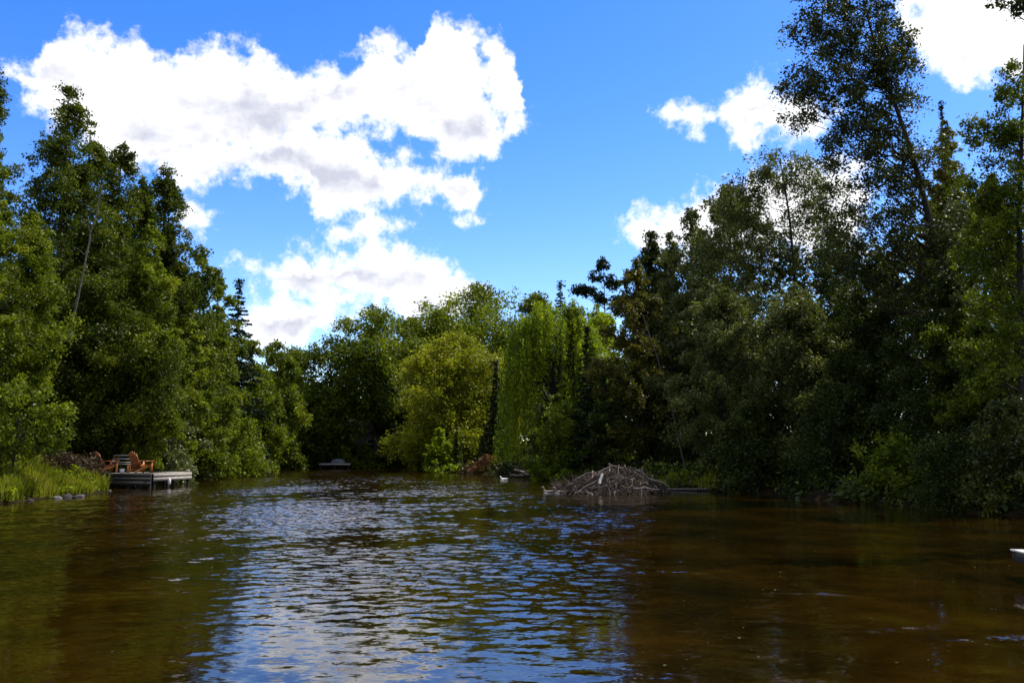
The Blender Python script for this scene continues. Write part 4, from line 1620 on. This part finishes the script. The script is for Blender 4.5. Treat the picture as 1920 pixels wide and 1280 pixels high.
    rl = M('MULTIPLY', M('SUBTRACT', relief.outputs['Fac'], relief2.outputs['Fac']), 2.0)
    deep = smooth(tot, .2, 2.0)
    band = None
    for ct, cb in us[:2] + us[3:5]:
        t = M('DIVIDE', M('SUBTRACT', el, cb), M('MAXIMUM', M('SUBTRACT', ct, cb), .3))
        b = smooth(M('ABSOLUTE', M('SUBTRACT', t, .36)), .42, .08)
        band = b if band is None else M('MAXIMUM', band, b)
    band = M('MAXIMUM', band, outside)
    grey = M('MULTIPLY', M('MULTIPLY', deep, band), smooth(belly.outputs['Fac'], .32, .64))
    grey = M('ADD', M('MULTIPLY', grey, .95), M('MULTIPLY', rl, deep), clamp=True)
    cc = ramp(nt, [(0, (7.8, 7.8, 7.9)), (.4, (5.9, 5.95, 6.4)), (1, (4.1, 4.25, 5.0))])
    L(grey, cc.inputs[0])
    mx = N(nt, 'ShaderNodeMix', data_type='RGBA')
    L(alpha, mx.inputs['Factor'])
    L(hs.outputs[0], mx.inputs['A'])
    L(cc.outputs[0], mx.inputs['B'])
    L(mx.outputs['Result'], bg.inputs['Color'])
    w.cycles.sampling_method = 'MANUAL'
    w.cycles.sample_map_resolution = 512


SKY_SAT, SKY_VAL = 1.42, 1.55
CLOUDS = [
    # main bank: upper band
    ([(-60, 150), (20, 130), (60, 112), (125, 45), (190, 62), (260, 80), (315, 108), (345, 92), (470, 92), (520, 122), (580, 138), (640, 122), (700, 85), (780, 78), (815, 45), (850, 36), (900, 52), (950, 92), (970, 140), (988, 215)],
     [(-60, 160), (20, 150), (60, 200), (150, 260), (260, 320), (330, 330), (420, 300), (520, 290), (640, 250), (720, 250), (800, 265), (850, 305), (900, 295), (950, 272), (988, 225)]),
    # lower prong
    ([(300, 290), (450, 260), (600, 235), (680, 260), (720, 295), (760, 285), (830, 305), (880, 320), (912, 360)],
     [(300, 310), (350, 360), (420, 345), (500, 345), (570, 362), (600, 412), (660, 405), (720, 385), (790, 372), (840, 395), (868, 420), (912, 365)]),
    ([(618, 440), (650, 405), (700, 400), (752, 425)], [(618, 448), (650, 462), (700, 456), (752, 432)]),
    # low bank over the far bend
    ([(440, 488), (500, 496), (560, 480), (640, 478), (720, 462), (800, 480), (850, 508), (915, 542)],
     [(440, 492), (480, 530), (520, 560), (640, 570), (720, 580), (780, 610), (850, 600), (915, 555)]),
    ([(440, 590), (480, 560), (560, 555), (650, 562), (690, 575)], [(440, 640), (500, 660), (560, 650), (600, 610), (650, 598), (690, 580)]),
    # right-hand pieces
    ([(1225, 222), (1270, 205), (1310, 195), (1350, 222)], [(1225, 230), (1280, 240), (1320, 250), (1350, 232)]),
    ([(1350, 215), (1400, 165), (1430, 140), (1480, 165), (1560, 205)], [(1350, 230), (1390, 275), (1440, 262), (1500, 270), (1560, 225)]),
    ([(1165, 430), (1195, 402), (1240, 400), (1300, 365), (1380, 345), (1480, 300), (1620, 300)], [(1165, 440), (1190, 460), (1260, 480), (1400, 480), (1620, 480)]),
    ([(1690, 0), (1720, -60), (1850, -80), (2000, -60)], [(1690, 40), (1740, 120), (1800, 155), (1880, 150), (2000, 120)]),
    ([(335, 380), (355, 372), (395, 400)], [(335, 400), (370, 425), (395, 412)]),
]
HOLES = [(905, 150, (.9, 2.0), 1.9), (925, 215, (.9, 1.2), 1.6), (790, 60, (.8, .9), 1.2)]
build_world()

sd = bpy.data.lights.new('sun', 'SUN')
sd.energy = 5.0
sd.angle = math.radians(.5)
sd.color = (1.0, .94, .84)
so = bpy.data.objects.new('sun', sd)
COL.objects.link(so)
sv = Vector((math.sin(SUN_AZ) * math.cos(SUN_EL), math.cos(SUN_AZ) * math.cos(SUN_EL), math.sin(SUN_EL)))
so.rotation_euler = sv.to_track_quat('Z', 'Y').to_euler()
so.location = (40, 40, 60)

# ------------------------------------------------------------------ camera
cd = bpy.data.cameras.new('camera')
cd.sensor_width = 36
cd.lens = FPX / 1920 * 36
cd.clip_end = 6000
co = bpy.data.objects.new('camera', cd)
COL.objects.link(co)
co.location = (0, 0, CAMZ)
co.rotation_euler = (PI / 2 + PITCH, 0, 0)
scene.camera = co

scene.view_settings.view_transform = 'Standard'
scene.view_settings.look = 'None'
scene.view_settings.exposure = .52
scene.view_settings.gamma = 1
scene.cycles.max_bounces = 6
scene.cycles.diffuse_bounces = 2
scene.cycles.glossy_bounces = 3
scene.cycles.transmission_bounces = 4
scene.cycles.use_denoising = True
scene.cycles.sample_clamp_indirect = 6
